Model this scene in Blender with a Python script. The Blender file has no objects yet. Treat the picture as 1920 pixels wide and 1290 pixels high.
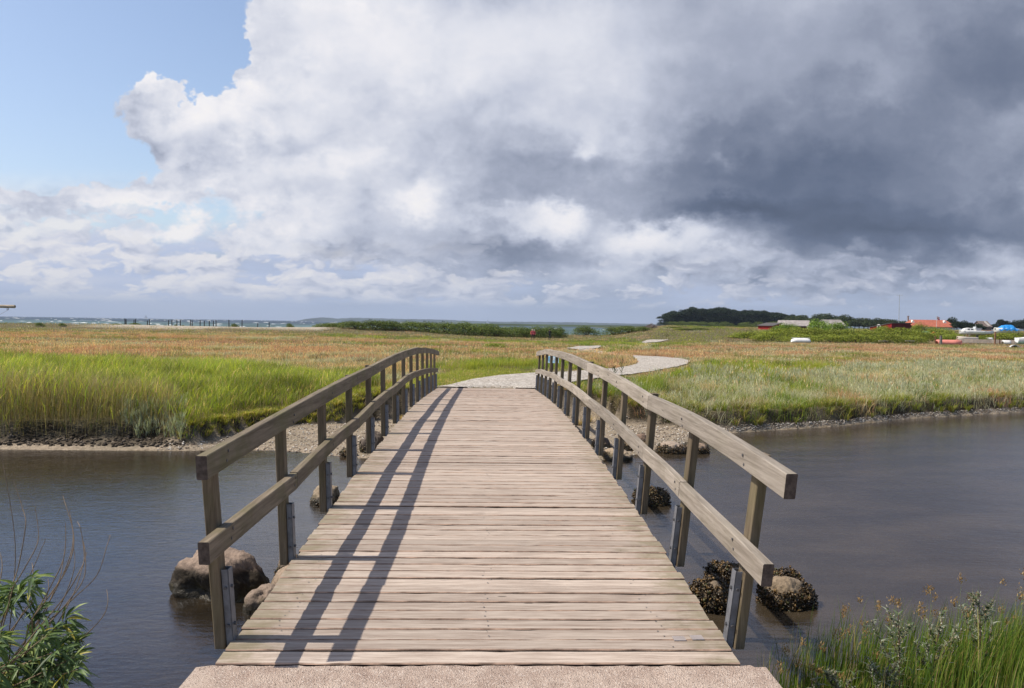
import bpy, bmesh, math, random
import numpy as np
from mathutils import Vector, Matrix, Euler
from mathutils import noise as mnoise
sc = bpy.context.scene
col = sc.collection
rad = math.radians
# ------------------------------------------------------------------ camera
FPX = 1400.0
EYE = Vector((0.0, 0.0, 2.604))
HOR_Y, AXIS_X, ROLL = 607.1, 913.0, rad(0.86)
_pitch = math.atan((645.0 - HOR_Y) / FPX)
_yaw = math.atan((960.0 - AXIS_X) / FPX)
R_CAM = (Matrix.Rotation(-_yaw, 3, 'Z') @ Matrix.Rotation(math.pi / 2 - _pitch, 3, 'X') @ Matrix.Rotation(ROLL, 3, 'Z'))
cam_d = bpy.data.cameras.new('camera'); cam_d.lens = FPX / 1920 * 36; cam_d.sensor_width = 36
cam_d.clip_start = 0.05; cam_d.clip_end = 60000
cam = bpy.data.objects.new('camera', cam_d); col.objects.link(cam)
cam.matrix_world = Matrix.Translation(EYE) @ R_CAM.to_4x4()
sc.camera = cam
R_INV = R_CAM.transposed()
def ray(px, py):
    return (R_CAM @ Vector(((px - 960) / FPX, -(py - 645) / FPX, -1.0))).normalized()
def on(px, py, z):                      # pixel -> point on the level z
    d = ray(px, py); t = (z - EYE.z) / d.z
    return EYE + d * t
def at(px, py, Y):                      # pixel -> point at the distance Y
    d = ray(px, py)
    return EYE + d * (Y / d.y)
_RI = np.array(R_INV)
def project(P):                         # (N,3) -> px, py
    q = (np.asarray(P, float) - np.array(EYE)) @ _RI.T
    w = np.where(q[:, 2] < -1e-3, -q[:, 2], 1e-3)
    return 960 + FPX * q[:, 0] / w, 645 - FPX * q[:, 1] / w
# ------------------------------------------------------------------ exposure, sun
sc.view_settings.view_transform = 'Standard'; sc.view_settings.look = 'None'
sc.view_settings.gamma = 1.0; sc.view_settings.use_curve_mapping = False
sc.view_settings.exposure = 0.0
sc.cycles.max_bounces = 8; sc.cycles.diffuse_bounces = 3; sc.cycles.glossy_bounces = 3
sc.cycles.transmission_bounces = 4; sc.cycles.transparent_max_bounces = 12; sc.cycles.volume_bounces = 0
sc.cycles.caustics_reflective = False; sc.cycles.caustics_refractive = False
SUN = Vector((-0.66, -0.03, 0.96)).normalized()          # towards the sun
sun_d = bpy.data.lights.new('sun', 'SUN'); sun_d.energy = 5.0; sun_d.angle = rad(0.5); sun_d.color = (1.0, 0.92, 0.79)
sun = bpy.data.objects.new('sun', sun_d); col.objects.link(sun)
sun.rotation_euler = SUN.to_track_quat('Z', 'Y').to_euler(); sun.location = (-20, 0, 30)
# ------------------------------------------------------------------ node helper
class NT:
    def __init__(s, tree): s.t = tree; s.n = tree.nodes; s.l = tree.links
    def put(s, node, i, v):
        if v is None: return
        if hasattr(v, 'is_output'): s.l.new(v, node.inputs[i])
        else: node.inputs[i].default_value = v
    def math(s, op, a, b=None, c=None, clamp=False):
        n = s.n.new('ShaderNodeMath'); n.operation = op; n.use_clamp = clamp
        s.put(n, 0, a); s.put(n, 1, b); s.put(n, 2, c); return n.outputs[0]
    def vmath(s, op, a, b=None, scale=None, c=None):
        n = s.n.new('ShaderNodeVectorMath'); n.operation = op
        s.put(n, 0, a); s.put(n, 1, b); s.put(n, 2, c)
        if scale is not None: s.put(n, 3, scale)
        return n.outputs[1] if op in ('LENGTH', 'DOT_PRODUCT', 'DISTANCE') else n.outputs[0]
    def mapr(s, v, a, b, c=0.0, d=1.0, kind='SMOOTHSTEP'):
        n = s.n.new('ShaderNodeMapRange'); n.interpolation_type = kind
        for i, x in enumerate((v, a, b, c, d)): s.put(n, i, x)
        return n.outputs[0]
    def noise(s, vec, scale=5.0, detail=4.0, rough=0.5, dist=0.0, color=False, dims='3D', lac=2.0, w=None):
        n = s.n.new('ShaderNodeTexNoise'); n.noise_dimensions = dims
        if vec is not None: s.l.new(vec, n.inputs['Vector'])
        if w is not None: s.put(n, 'W', w)
        n.inputs['Scale'].default_value = scale; n.inputs['Detail'].default_value = detail
        n.inputs['Roughness'].default_value = rough; n.inputs['Distortion'].default_value = dist
        n.inputs['Lacunarity'].default_value = lac
        return n.outputs[1] if color else n.outputs[0]
    def voro(s, vec, scale=5.0, feature='F1', out='Distance', rand=1.0):
        n = s.n.new('ShaderNodeTexVoronoi'); n.feature = feature
        if vec is not None: s.l.new(vec, n.inputs['Vector'])
        n.inputs['Scale'].default_value = scale; n.inputs['Randomness'].default_value = rand
        return n.outputs[out]
    def mix(s, f, a, b, mode='MIX'):
        n = s.n.new('ShaderNodeMix'); n.data_type = 'RGBA'; n.blend_type = mode
        s.put(n, 0, f)
        for i, v in ((6, a), (7, b)):
            if hasattr(v, 'is_output'): s.l.new(v, n.inputs[i])
            else: n.inputs[i].default_value = (*v[:3], 1)
        return n.outputs[2]
    def xyz(s, x, y, z=0.0):
        n = s.n.new('ShaderNodeCombineXYZ'); s.put(n, 0, x); s.put(n, 1, y); s.put(n, 2, z); return n.outputs[0]
    def sep(s, v):
        n = s.n.new('ShaderNodeSeparateXYZ'); s.l.new(v, n.inputs[0]); return n.outputs
    def ramp(s, f, stops):
        n = s.n.new('ShaderNodeValToRGB'); s.put(n, 0, f); e = n.color_ramp.elements
        e[0].position = stops[0][0]; e[0].color = (*stops[0][1], 1)
        e[1].position = stops[-1][0]; e[1].color = (*stops[-1][1], 1)
        for p, c in stops[1:-1]:
            q = e.new(p); q.color = (*c, 1)
        return n.outputs[0]
def lin(r, g, b):
    return tuple(((c / 255 + 0.055) / 1.055) ** 2.4 if c > 10 else c / 255 / 12.92 for c in (r, g, b))
# ------------------------------------------------------------------ sky: Nishita blue with procedural clouds, all by direction
world = bpy.data.worlds.new('World'); sc.world = world; world.use_nodes = True
W = NT(world.node_tree); W.n.clear()
sky = W.n.new('ShaderNodeTexSky'); sky.sky_type = 'NISHITA'; sky.sun_disc = False
sky.sun_elevation = math.asin(SUN.z); sky.sun_rotation = math.atan2(SUN.x, SUN.y)
sky.air_density = 1.0; sky.dust_density = 1.6; sky.ozone_density = 2.0
tc = W.n.new('ShaderNodeTexCoord')
D3 = tc.outputs['Generated']
dx, dy, dz = W.sep(D3)
ay = W.math('MAXIMUM', W.math('ABSOLUTE', dy), 0.22)
az = W.math('MAXIMUM', dz, 0.0)
# plane coordinates, one unit = the focal length; a picture-sized patch of sky ahead spans about 1.4 x 0.45
U = W.math('DIVIDE', dx, ay); V = W.math('DIVIDE', az, ay)
P = W.xyz(U, V, 0.0)
def uv(px, py):
    d = ray(px, py); return d.x / d.y, d.z / d.y
# clouds flatten towards the horizon: noise coordinates with V squeezed
Vn = W.math('POWER', W.math('ADD', V, 0.015), 0.72)
PN = W.xyz(U, W.math('MULTIPLY', Vn, 1.25), W.math('MULTIPLY', dy, 0.15))
wc = W.vmath('SUBTRACT', W.noise(PN, 4.0, 3, 0.55, color=True, dims='2D'), (0.5, 0.5, 0.5))
wf = W.vmath('SUBTRACT', W.noise(PN, 14.0, 4, 0.62, color=True, dims='2D'), (0.5, 0.5, 0.5))
warp = W.vmath('ADD', W.vmath('SCALE', wc, scale=0.15), W.vmath('SCALE', wf, scale=0.075))
vw = W.mapr(V, 0.0, 0.22, 0.22, 1.0)
PW = W.vmath('ADD', P, W.vmath('MULTIPLY', warp, W.xyz(W.math('ADD', W.math('MULTIPLY', vw, 0.6), 0.4), vw, 0.0)))
def blobs(lst, base=0.0, vec=None):
    """sum of soft ellipses: (px, py, rx, ry, weight[, sharp])"""
    out = None
    for b in lst:
        px, py, rx, ry, wgt = b[:5]; sh = b[5] if len(b) > 5 else 0.0
        u, v = uv(px, py)
        q = W.vmath('MULTIPLY_ADD', vec or PW, (FPX / rx, FPX / ry, 0.0), c=(-u * FPX / rx, -v * FPX / ry, 0.0))
        m = W.mapr(W.vmath('LENGTH', q), sh, 1.0, wgt, 0.0)
        out = m if out is None else W.math('ADD', out, m)
    return W.math('ADD', out, base)
fb = W.noise(PN, 5.5, 7, 0.6, dims='2D')                                   # cloud billows
PL = W.vmath('ADD', PN, (-0.022, 0.034, 0.0))
fbL = W.noise(PL, 5.5, 7, 0.6, dims='2D')
lit = W.math('MULTIPLY', W.math('SUBTRACT', fb, fbL), 1.0)      # positive where the billow faces the sun
fb2 = W.noise(PN, 17.0, 5, 0.6, dims='2D')
def puff(vec, scale, detail=2.0):
    """rounded billows: fractal smooth cells, high at the middle of each puff"""
    n = W.n.new('ShaderNodeTexVoronoi'); n.voronoi_dimensions = '2D'; n.feature = 'SMOOTH_F1'; W.l.new(vec, n.inputs['Vector'])
    n.inputs['Scale'].default_value = scale; n.inputs['Detail'].default_value = detail; n.inputs['Roughness'].default_value = 0.55
    n.inputs['Lacunarity'].default_value = 2.3; n.inputs['Smoothness'].default_value = 0.35; n.normalize = True
    return W.math('SUBTRACT', 1.0, n.outputs['Distance'])
PPW = W.vmath('ADD', PN, W.vmath('SCALE', wf, scale=0.10))
pf = puff(PPW, 8.5)
pfL = puff(W.vmath('ADD', PPW, (-0.020, 0.030, 0.0)), 8.5)
lit2 = W.math('SUBTRACT', pf, pfL)
# --- layer 1: low pale bank of cloud, lower half, streaky
streak = W.noise(W.xyz(W.math('MULTIPLY', U, 1.0), W.math('MULTIPLY', Vn, 3.6), 0.3), 4.2, 6, 0.58, dims='2D')
low = W.mapr(V, 0.02, 0.20, 1.0, 0.0)
gap = blobs([(60, 300, 330, 120, -0.9), (60, 425, 190, 40, -0.55)], 0.0)
m1 = W.mapr(W.math('ADD', W.math('ADD', W.math('MULTIPLY', low, 0.95), W.math('MULTIPLY', W.math('SUBTRACT', streak, 0.5), 0.9)), gap), 0.22, 0.62)
# --- big cloud: cover and tone
cover = blobs([
    (470, 260, 300, 150, 1.0, 0.3), (330, 200, 160, 110, .8, .2), (640, 80, 250, 150, 1.2, 0.4), (520, 20, 150, 110, .9, .3),
    (900, 200, 520, 420, 1.6, 0.4), (1500, 200, 900, 420, 2.0, 0.5), (1200, 60, 600, 400, 1.3, .4),
    (700, 400, 330, 110, 0.75, .3), (330, 330, 170, 70, .3), (430, 460, 560, 90, .35),
    (2100, 250, 600, 520, 1.6, .4), (100, 385, 300, 42, .72, .1), (300, 372, 200, 45, .7, .1), (900, 470, 500, 90, .55),
    (60, 465, 170, 35, .5), (280, 450, 130, 30, .5), (480, 470, 120, 30, .5), (800, 450, 200, 50, .5),
    (-20, 170, 50, 30, .6), (560, 125, 55, 38, -1.1, .2), (150, 240, 130, 150, -.5), (130, 315, 240, 50, -.9, .2), (60, 425, 170, 30, -.6, .1), (330, 520, 520, 50, -.55, .3), (250, 80, 230, 120, -1.0, .4)])
cn = W.math('ADD', cover, W.math('MULTIPLY', W.math('SUBTRACT', fb, 0.5), 1.5))
cn = W.math('ADD', cn, W.math('ADD', W.math('MULTIPLY', W.math('SUBTRACT', fb2, 0.5), 0.4), W.math('MULTIPLY', W.math('SUBTRACT', pf, 0.62), 0.8)))
behind = W.mapr(dy, -0.1, 0.15, 0.0, 1.0)
left_up = W.math('MULTIPLY', W.mapr(U, 0.0, -0.35, 0, 1), W.mapr(V, 0.44, 0.55, 0, 1)); cn = W.math('SUBTRACT', cn, W.math('MULTIPLY', left_up, 0.9))
cn = W.math('ADD', W.math('MULTIPLY', cn, behind), W.math('MULTIPLY', W.math('SUBTRACT', fb, 0.50), W.math('SUBTRACT', 3.0, W.math('MULTIPLY', behind, 3.0))))
m2 = W.mapr(cn, 0.34, W.math('ADD', 0.52, W.math('MULTIPLY', W.noise(PN, 2.3, 2, .5, dims='2D'), 0.30)))
tone = blobs([
    (420, 200, 260, 110, .20), (620, 30, 360, 200, .22), (760, 160, 380, 170, .10), (860, 40, 380, 160, .14), (700, 330, 260, 110, .13),
    (1060, 110, 300, 230, .17), (440, 300, 200, 60, .09), (760, 250, 200, 90, .05), (520, 290, 170, 60, -.03), (380, 165, 200, 60, .10), (560, 150, 260, 90, .06), (480, 215, 330, 150, .06), (560, 340, 300, 90, .07), (640, 300, 180, 80, .04), (900, 250, 200, 90, -.05), (1010, 330, 240, 60, -.07),
    (1060, 250, 70, 60, .08, 0), (1320, 310, 300, 150, -.08), (1560, 350, 560, 220, -.25), (1720, 455, 640, 110, -.27), (1350, 420, 260, 60, -.10), (1500, 550, 640, 60, -.14), (930, 470, 220, 30, -.10), (1000, 540, 400, 40, -.08), (1800, 80, 330, 200, -.11), (1680, 260, 560, 250, -.12, .3), (1230, 330, 220, 90, -.06), (1330, 395, 260, 50, -.12),
    (1620, 120, 420, 130, -.06), (1880, 60, 200, 150, -.13), (1650, 135, 150, 60, .07), (1300, 60, 280, 110, -.05), (1380, 280, 70, 50, .05),
    (1600, 500, 560, 70, -.02), (1000, 420, 110, 55, .24), (1220, 450, 150, 50, .34), (1870, 510, 130, 60, .16), (780, 370, 130, 50, .15),
    (950, 475, 180, 26, -.12), (1400, 520, 230, 26, -.10), (960, 530, 900, 60, -.02), (300, 400, 420, 60, .10), (420, 470, 400, 60, .10),
    (150, 500, 340, 60, .03), (1620, 490, 120, 14, .10), (640, 230, 260, 50, .04), (100, 370, 150, 22, .10), (500, 420, 250, 60, .06),
    (230, 420, 520, 110, .17, .3), (420, 200, 260, 160, .07), (300, 180, 150, 80, .06), (700, 420, 260, 90, .06),
    (1600, 520, 420, 16, .12, .4), (1900, 540, 140, 40, .16), (1650, 470, 520, 46, -.08, .4), (1330, 470, 190, 60, .16, .2), (1180, 430, 90, 40, .12), (1040, 415, 60, 40, .18, .1), (1300, 500, 300, 24, .10, .3),
    (930, 410, 110, 26, .12, .1), (700, 290, 60, 60, .10), (620, 300, 60, 50, .12), (790, 380, 80, 40, .12), (1055, 262, 34, 34, .14), (1400, 285, 36, 30, .10),
    (540, 270, 130, 50, -.05), (380, 250, 90, 40, -.04), (1850, 130, 260, 100, -.06), (1560, 140, 150, 60, .05), (1230, 150, 160, 60, -.05),
    (1900, 440, 300, 60, -.06), (1450, 400, 300, 50, -.05)], 0.555)
gain = W.math('MULTIPLY', W.math('MULTIPLY', W.mapr(cn, 0.5, 1.9, 1.0, 0.40), W.mapr(tone, 0.15, 0.65, 0.40, 1.0)), W.math('SUBTRACT', 1.0, W.math('MULTIPLY', W.mapr(V, 0.20, 0.40), W.mapr(U, -0.3, 0.1, 0.2, 0.6))))
tone = W.math('ADD', tone, W.math('MULTIPLY', W.math('MULTIPLY', lit, 1.1), gain))
tone = W.math('ADD', tone, W.math('MULTIPLY', W.math('MULTIPLY', lit2, 0.55), gain))
edge = W.mapr(cn, 0.45, 0.9, 0.06, 0.0)
tone = W.math('ADD', tone, edge)
cloud = W.ramp(tone, [(0.0, lin(62, 74, 96)), (0.18, lin(90, 102, 126)), (0.34, lin(125, 134, 155)), (0.50, lin(163, 170, 189)),
                      (0.64, lin(200, 205, 220)), (0.78, lin(226, 228, 237)), (0.92, lin(246, 244, 247)), (1.0, lin(252, 249, 248))])
# blue tint and haze at the foot of the sky
t1 = W.math('ADD', W.math('MULTIPLY', W.math('SUBTRACT', streak, 0.5), 0.55), W.mapr(U, -0.65, 0.75, 0.665, 0.45))
c1 = W.ramp(t1, [(0.30, lin(134, 145, 167)), (0.45, lin(164, 176, 200)), (0.60, lin(190, 202, 229)), (0.75, lin(208, 214, 232)), (0.95, lin(226, 228, 238))])
blue_ = W.vmath('MULTIPLY', W.vmath('SCALE', sky.outputs[0], scale=0.15), (1.22, 1.16, 1.13))
bk = W.mapr(dy, -0.3, 0.1, 0.62, 1.0); hi = W.mapr(V, 0.35, 1.3, 1.0, 0.62)
blue = W.vmath('SCALE', blue_, scale=hi)
PC = W.xyz(U, W.math('MULTIPLY', Vn, 1.7), 0.0)
PC = W.vmath('ADD', PC, W.vmath('SCALE', wf, scale=0.06)); k1 = puff(PC, 14.0)
k2 = puff(W.vmath('ADD', PC, (-0.010, 0.022, 0.0)), 14.0)
kc = W.math('ADD', k1, W.noise(PC, 2.6, 1, 0.5, dims='2D'))
band = W.math('MULTIPLY', W.mapr(V, 0.015, 0.04, 0, 1), W.mapr(V, 0.13, 0.20, 1, 0))
m3 = W.math('MULTIPLY', W.mapr(kc, 1.19, 1.30), band)
t3 = W.math('ADD', W.math('ADD', W.math('MULTIPLY', W.math('SUBTRACT', k1, k2), 1.3), 0.74), W.mapr(U, -0.65, 0.75, 0.10, -0.34))
c3 = W.ramp(t3, [(0.2, lin(138, 147, 168)), (0.5, lin(184, 190, 208)), (0.75, lin(222, 223, 233)), (1.0, lin(244, 241, 241))])
hz = W.mapr(V, 0.0, 0.04, 0.8, 0.0)
s0 = W.mix(m1, blue, c1)
foot = W.mapr(V, 0.015, 0.10, 0.25, 1.0)
m2f = W.math('MULTIPLY', m2, foot)
s1 = W.mix(W.math('MULTIPLY', m3, W.mapr(V, 0.06, 0.13, 0.6, 0.0)), W.mix(m2f, W.mix(W.math('MULTIPLY', m3, 0.85), s0, c3), cloud), c3)
hzc = W.ramp(W.mapr(U, -0.65, 0.75, 0, 1, 'LINEAR'), [(0.0, lin(190, 202, 228)), (0.5, lin(180, 192, 217)), (1.0, lin(150, 160, 180))])
s2 = W.mix(W.math('MULTIPLY', hz, 1.0), s1, hzc)
bg = W.n.new('ShaderNodeBackground'); W.l.new(s2, bg.inputs[0]); bg.inputs[1].default_value = 1.0
wo = W.n.new('ShaderNodeOutputWorld'); W.l.new(bg.outputs[0], wo.inputs[0])
world.cycles.sampling_method = 'MANUAL'; world.cycles.sample_map_resolution = 512
# ------------------------------------------------------------------ object helpers
rng = np.random.default_rng(7)
random.seed(7)
def tag(o, label=None, cat=None, group=None, kind=None):
    if label: o['label'] = label
    if cat: o['category'] = cat
    if group: o['group'] = group
    if kind: o['kind'] = kind
    return o
def link(o, parent=None):
    col.objects.link(o)
    if parent is not None: o.parent = parent
    return o
def empty(name, loc=(0, 0, 0), rz=0.0):
    o = bpy.data.objects.new(name, None); o.location = loc; o.rotation_euler = (0, 0, rz); o.empty_display_size = 0.2
    return link(o)
def npmesh(name, V, F, mats, mi=None, smooth=False, colors=None):
    """V (n,3); F list of faces or an (m,k) int array (or a list of such arrays)"""
    me = bpy.data.meshes.new(name)
    if isinstance(F, np.ndarray): F = [F]
    if len(F) and isinstance(F[0], np.ndarray) and F[0].ndim == 2:
        loops = np.concatenate([f.ravel() for f in F]); tot = np.concatenate([np.full(len(f), f.shape[1]) for f in F])
    else:
        loops = np.array([i for f in F for i in f]); tot = np.array([len(f) for f in F])
    start = np.concatenate([[0], np.cumsum(tot)[:-1]])
    V = np.asarray(V, np.float32)
    me.vertices.add(len(V)); me.vertices.foreach_set('co', V.ravel())
    me.loops.add(len(loops)); me.loops.foreach_set('vertex_index', loops.astype(np.int32))
    me.polygons.add(len(tot)); me.polygons.foreach_set('loop_start', start.astype(np.int32)); me.polygons.foreach_set('loop_total', tot.astype(np.int32))
    if not isinstance(mats, (list, tuple)): mats = [mats]
    for m in mats: me.materials.append(m)
    if mi is not None: me.polygons.foreach_set('material_index', np.asarray(mi, np.int32))
    me.polygons.foreach_set('use_smooth', np.full(len(tot), bool(smooth)))
    if colors is not None:
        a = me.color_attributes.new('tint', 'FLOAT_COLOR', 'POINT')
        c = np.ones((len(V), 4), np.float32); c[:, :3] = colors; a.data.foreach_set('color', c.ravel())
    me.update(); me.validate()
    return me
def obj(name, me, parent=None):
    return link(bpy.data.objects.new(name, me), parent)
class MB:
    """collects shapes into one mesh"""
    def __init__(s): s.v = []; s.f = []; s.m = []; s.c = []
    def add(s, V, F, m=0, c=None):
        b = len(s.v); s.v += [tuple(p) for p in V]; s.f += [tuple(i + b for i in f) for f in F]; s.m += [m] * len(F)
        s.c += [c or (1, 1, 1)] * len(V)
    def box(s, c, d, rz=0.0, m=0, M=None, taper=1.0):
        x, y, z = (k / 2 for k in d); P = []
        for sz in (-1, 1):
            t = taper if sz > 0 else 1.0
            for sx, sy in ((-1, -1), (1, -1), (1, 1), (-1, 1)):
                p = Vector((sx * x * t, sy * y * t, sz * z))
                p = (M @ p) if M is not None else Matrix.Rotation(rz, 3, 'Z') @ p
                P.append(p + Vector(c))
        s.add(P, [(3, 2, 1, 0), (4, 5, 6, 7), (0, 1, 5, 4), (1, 2, 6, 5), (2, 3, 7, 6), (3, 0, 4, 7)], m)
    def tube(s, pts, r, n=8, m=0, caps=True):
        pts = [Vector(p) for p in pts]; r = r if hasattr(r, '__len__') else [r] * len(pts); V = []
        for i, p in enumerate(pts):
            t = (pts[min(i + 1, len(pts) - 1)] - pts[max(i - 1, 0)]).normalized()
            a = t.orthogonal().normalized() if abs(t.z) > .9 else t.cross(Vector((0, 0, 1))).normalized()
            b = t.cross(a)
            for k in range(n):
                w = 2 * math.pi * k / n; V.append(p + (a * math.cos(w) + b * math.sin(w)) * r[i])
        F = [(i * n + k, i * n + (k + 1) % n, (i + 1) * n + (k + 1) % n, (i + 1) * n + k) for i in range(len(pts) - 1) for k in range(n)]
        if caps: F += [tuple(range(n))[::-1], tuple(range((len(pts) - 1) * n, len(pts) * n))]
        s.add(V, F, m)
    def sweep(s, rings, m=0, caps=True):
        """rings: list of equally long point lists"""
        n = len(rings[0]); V = [p for r in rings for p in r]
        F = [(i * n + k, i * n + (k + 1) % n, (i + 1) * n + (k + 1) % n, (i + 1) * n + k) for i in range(len(rings) - 1) for k in range(n)]
        if caps: F += [tuple(range(n))[::-1], tuple(range((len(rings) - 1) * n, len(rings) * n))]
        s.add(V, F, m)
    def build(s, name, mats, parent=None, smooth=False, fix=True):
        me = npmesh(name, np.array(s.v), s.f, mats, s.m, smooth)
        if fix:
            b = bmesh.new(); b.from_mesh(me); bmesh.ops.recalc_face_normals(b, faces=b.faces); b.to_mesh(me); b.free()
        return obj(name, me, parent)
def copy_tree(o, parent=None):
    c = o.copy(); col.objects.link(c)
    if parent is not None: c.parent = parent
    for ch in list(o.children): copy_tree(ch, c)
    return c
# ------------------------------------------------------------------ value noise in numpy
_perm = np.random.default_rng(3).random((64, 64))
def vnoise(x, y):
    x = np.asarray(x, float); y = np.asarray(y, float)
    xi = np.floor(x).astype(int); yi = np.floor(y).astype(int); fx = x - xi; fy = y - yi
    fx = fx * fx * (3 - 2 * fx); fy = fy * fy * (3 - 2 * fy)
    g = lambda a, b: _perm[a % 64, b % 64]
    return (g(xi, yi) * (1 - fx) * (1 - fy) + g(xi + 1, yi) * fx * (1 - fy) + g(xi, yi + 1) * (1 - fx) * fy + g(xi + 1, yi + 1) * fx * fy)
def fbm(x, y, o=3):
    a, s, t = 1.0, 0.0, 0.0
    for k in range(o):
        s += a * vnoise(x * 2 ** k + 17.3 * k, y * 2 ** k + 9.1 * k); t += a; a *= 0.5
    return s / t
def sst(a, b, x):
    t = np.clip((x - a) / (b - a), 0, 1); return t * t * (3 - 2 * t)
def inpoly(px, py, poly):
    px = np.asarray(px); py = np.asarray(py); r = np.zeros(px.shape, bool); n = len(poly)
    for i in range(n):
        x1, y1 = poly[i]; x2, y2 = poly[(i + 1) % n]
        c = ((y1 > py) != (y2 > py)) & (px < (x2 - x1) * (py - y1) / (y2 - y1 + 1e-12) + x1); r ^= c
    return r
# ------------------------------------------------------------------ materials
def mat(name):
    m = bpy.data.materials.new(name); m.use_nodes = True; t = NT(m.node_tree); t.n.clear(); return m, t
def out(t, sh):
    o = t.n.new('ShaderNodeOutputMaterial'); t.l.new(sh, o.inputs[0]); return o
def princ(t, color, rough=0.7, spec=0.4, normal=None, metal=0.0):
    p = t.n.new('ShaderNodeBsdfPrincipled')
    t.put(p, 'Base Color', (*color[:3], 1) if not hasattr(color, 'is_output') else color)
    t.put(p, 'Roughness', rough); t.put(p, 'Metallic', metal); p.inputs['Specular IOR Level'].default_value = spec
    if normal is not None: t.l.new(normal, p.inputs['Normal'])
    return p.outputs[0]
def bump(t, h, strength=0.5, dist=0.01):
    b = t.n.new('ShaderNodeBump'); b.inputs['Strength'].default_value = strength; b.inputs['Distance'].default_value = dist
    t.l.new(h, b.inputs['Height']); return b.outputs[0]
def coord(t, which='Object'):
    return t.n.new('ShaderNodeTexCoord').outputs[which]
def geo_pos(t):
    return t.n.new('ShaderNodeNewGeometry').outputs['Position']
def scaled(t, v, s):
    return t.vmath('MULTIPLY', v, s)
def simple_mat(name, c, rough=0.7, var=0.25, scale=3.0, spec=0.3, bmp=0.0, bscale=30.0, metal=0.0):
    m, t = mat(name); p = coord(t)
    n = t.noise(p, scale, 5, 0.6)
    cc = t.mix(t.mapr(n, 0.3, 0.7), tuple(k * (1 - var) for k in c), tuple(min(1, k * (1 + var)) for k in c))
    nm = bump(t, t.noise(p, bscale, 4, .6), bmp, 0.01) if bmp else None
    out(t, princ(t, cc, rough, spec, nm, metal)); return m
# leaves and blades: colour of the species from the 'tint' attribute, light passes through
def leaf_mat(name, trans=0.35, rough=0.6, spec=0.25, var=0.25, gain=1.0, oscale=0.0):
    m, t = mat(name)
    a = t.n.new('ShaderNodeAttribute'); a.attribute_name = 'tint'
    base = a.outputs['Color']
    if gain != 1.0: base = t.vmath('SCALE', base, scale=gain)
    if oscale:
        n = t.noise(coord(t), oscale, 3, .6); base = t.vmath('SCALE', base, scale=t.mapr(n, .3, .7, 1 - var, 1 + var))
    oi = t.n.new('ShaderNodeObjectInfo'); base = t.vmath('SCALE', base, scale=t.mapr(oi.outputs['Random'], 0, 1, 0.86, 1.14, 'LINEAR'))
    pr = princ(t, base, rough, spec)
    tr = t.n.new('ShaderNodeBsdfTranslucent'); t.l.new(t.vmath('MULTIPLY', base, (1.25, 1.2, 0.6)), tr.inputs[0])
    mx = t.n.new('ShaderNodeMixShader'); mx.inputs[0].default_value = trans
    t.l.new(pr, mx.inputs[1]); t.l.new(tr.outputs[0], mx.inputs[2]); out(t, mx.outputs[0]); return m
M = {}
M['grass'] = leaf_mat('grass_blades', 0.42, gain=1.42)
M['leaf'] = leaf_mat('leaves', 0.30, 0.5, 0.35)
M['far_leaf'] = leaf_mat('far_leaves', 0.22, 0.8, 0.1, gain=1.2)
# ------------------------------------------------------------------ blades
def blades(base, H, Wd, az, bend, c0, c1, K=2, droop=0.0, flat=0.0):
    """vectorised grass blades: K segments, tapered, bent towards az. returns V, [quads, tris], colours"""
    N = len(base); base = np.asarray(base, float); H = np.broadcast_to(H, N); Wd = np.broadcast_to(Wd, N); bend = np.broadcast_to(bend, N)
    dirv = np.stack([np.cos(az), np.sin(az), np.zeros(N)], 1)
    tw = az + math.pi / 2 + rng.normal(0, 0.9, N)
    side = np.stack([np.cos(tw), np.sin(tw), np.zeros(N)], 1)
    vs, cs = [], []
    for k in range(K + 1):
        t = k / K
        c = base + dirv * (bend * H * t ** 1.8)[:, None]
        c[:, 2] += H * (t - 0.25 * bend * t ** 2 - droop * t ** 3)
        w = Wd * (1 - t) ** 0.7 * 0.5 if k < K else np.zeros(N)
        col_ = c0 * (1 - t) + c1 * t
        if k < K:
            vs += [c - side * w[:, None], c + side * w[:, None]]; cs += [col_, col_]
        else:
            vs += [c]; cs += [col_]
    n = 2 * K + 1
    V = np.stack(vs, 1).reshape(-1, 3); C = np.stack([np.broadcast_to(q, (N, 3)) for q in cs], 1).reshape(-1, 3)
    o = (np.arange(N) * n)[:, None]
    Q = [o + np.array([[2 * k, 2 * k + 1, 2 * k + 3, 2 * k + 2]]) for k in range(K - 1)]
    T = o + np.array([[2 * K - 2, 2 * K - 1, 2 * K]])
    F = ([np.concatenate(Q)] if Q else []) + [T]
    return V, F, C
def merge(parts):
    V, C, FF, off = [], [], {}, 0
    for v, f, c in parts:
        V.append(v); C.append(c)
        for a in f: FF.setdefault(a.shape[1], []).append(a + off)
        off += len(v)
    return np.concatenate(V), [np.concatenate(a) for a in FF.values()], np.concatenate(C)
def cmix(cols, w):
    """pick a colour per blade from a table with weights (N,k)"""
    w = np.clip(w, 1e-6, None); w = w / w.sum(1, keepdims=True); r = rng.random(len(w))[:, None]
    return np.array(cols)[(np.cumsum(w, 1) > r).argmax(1)]

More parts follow.
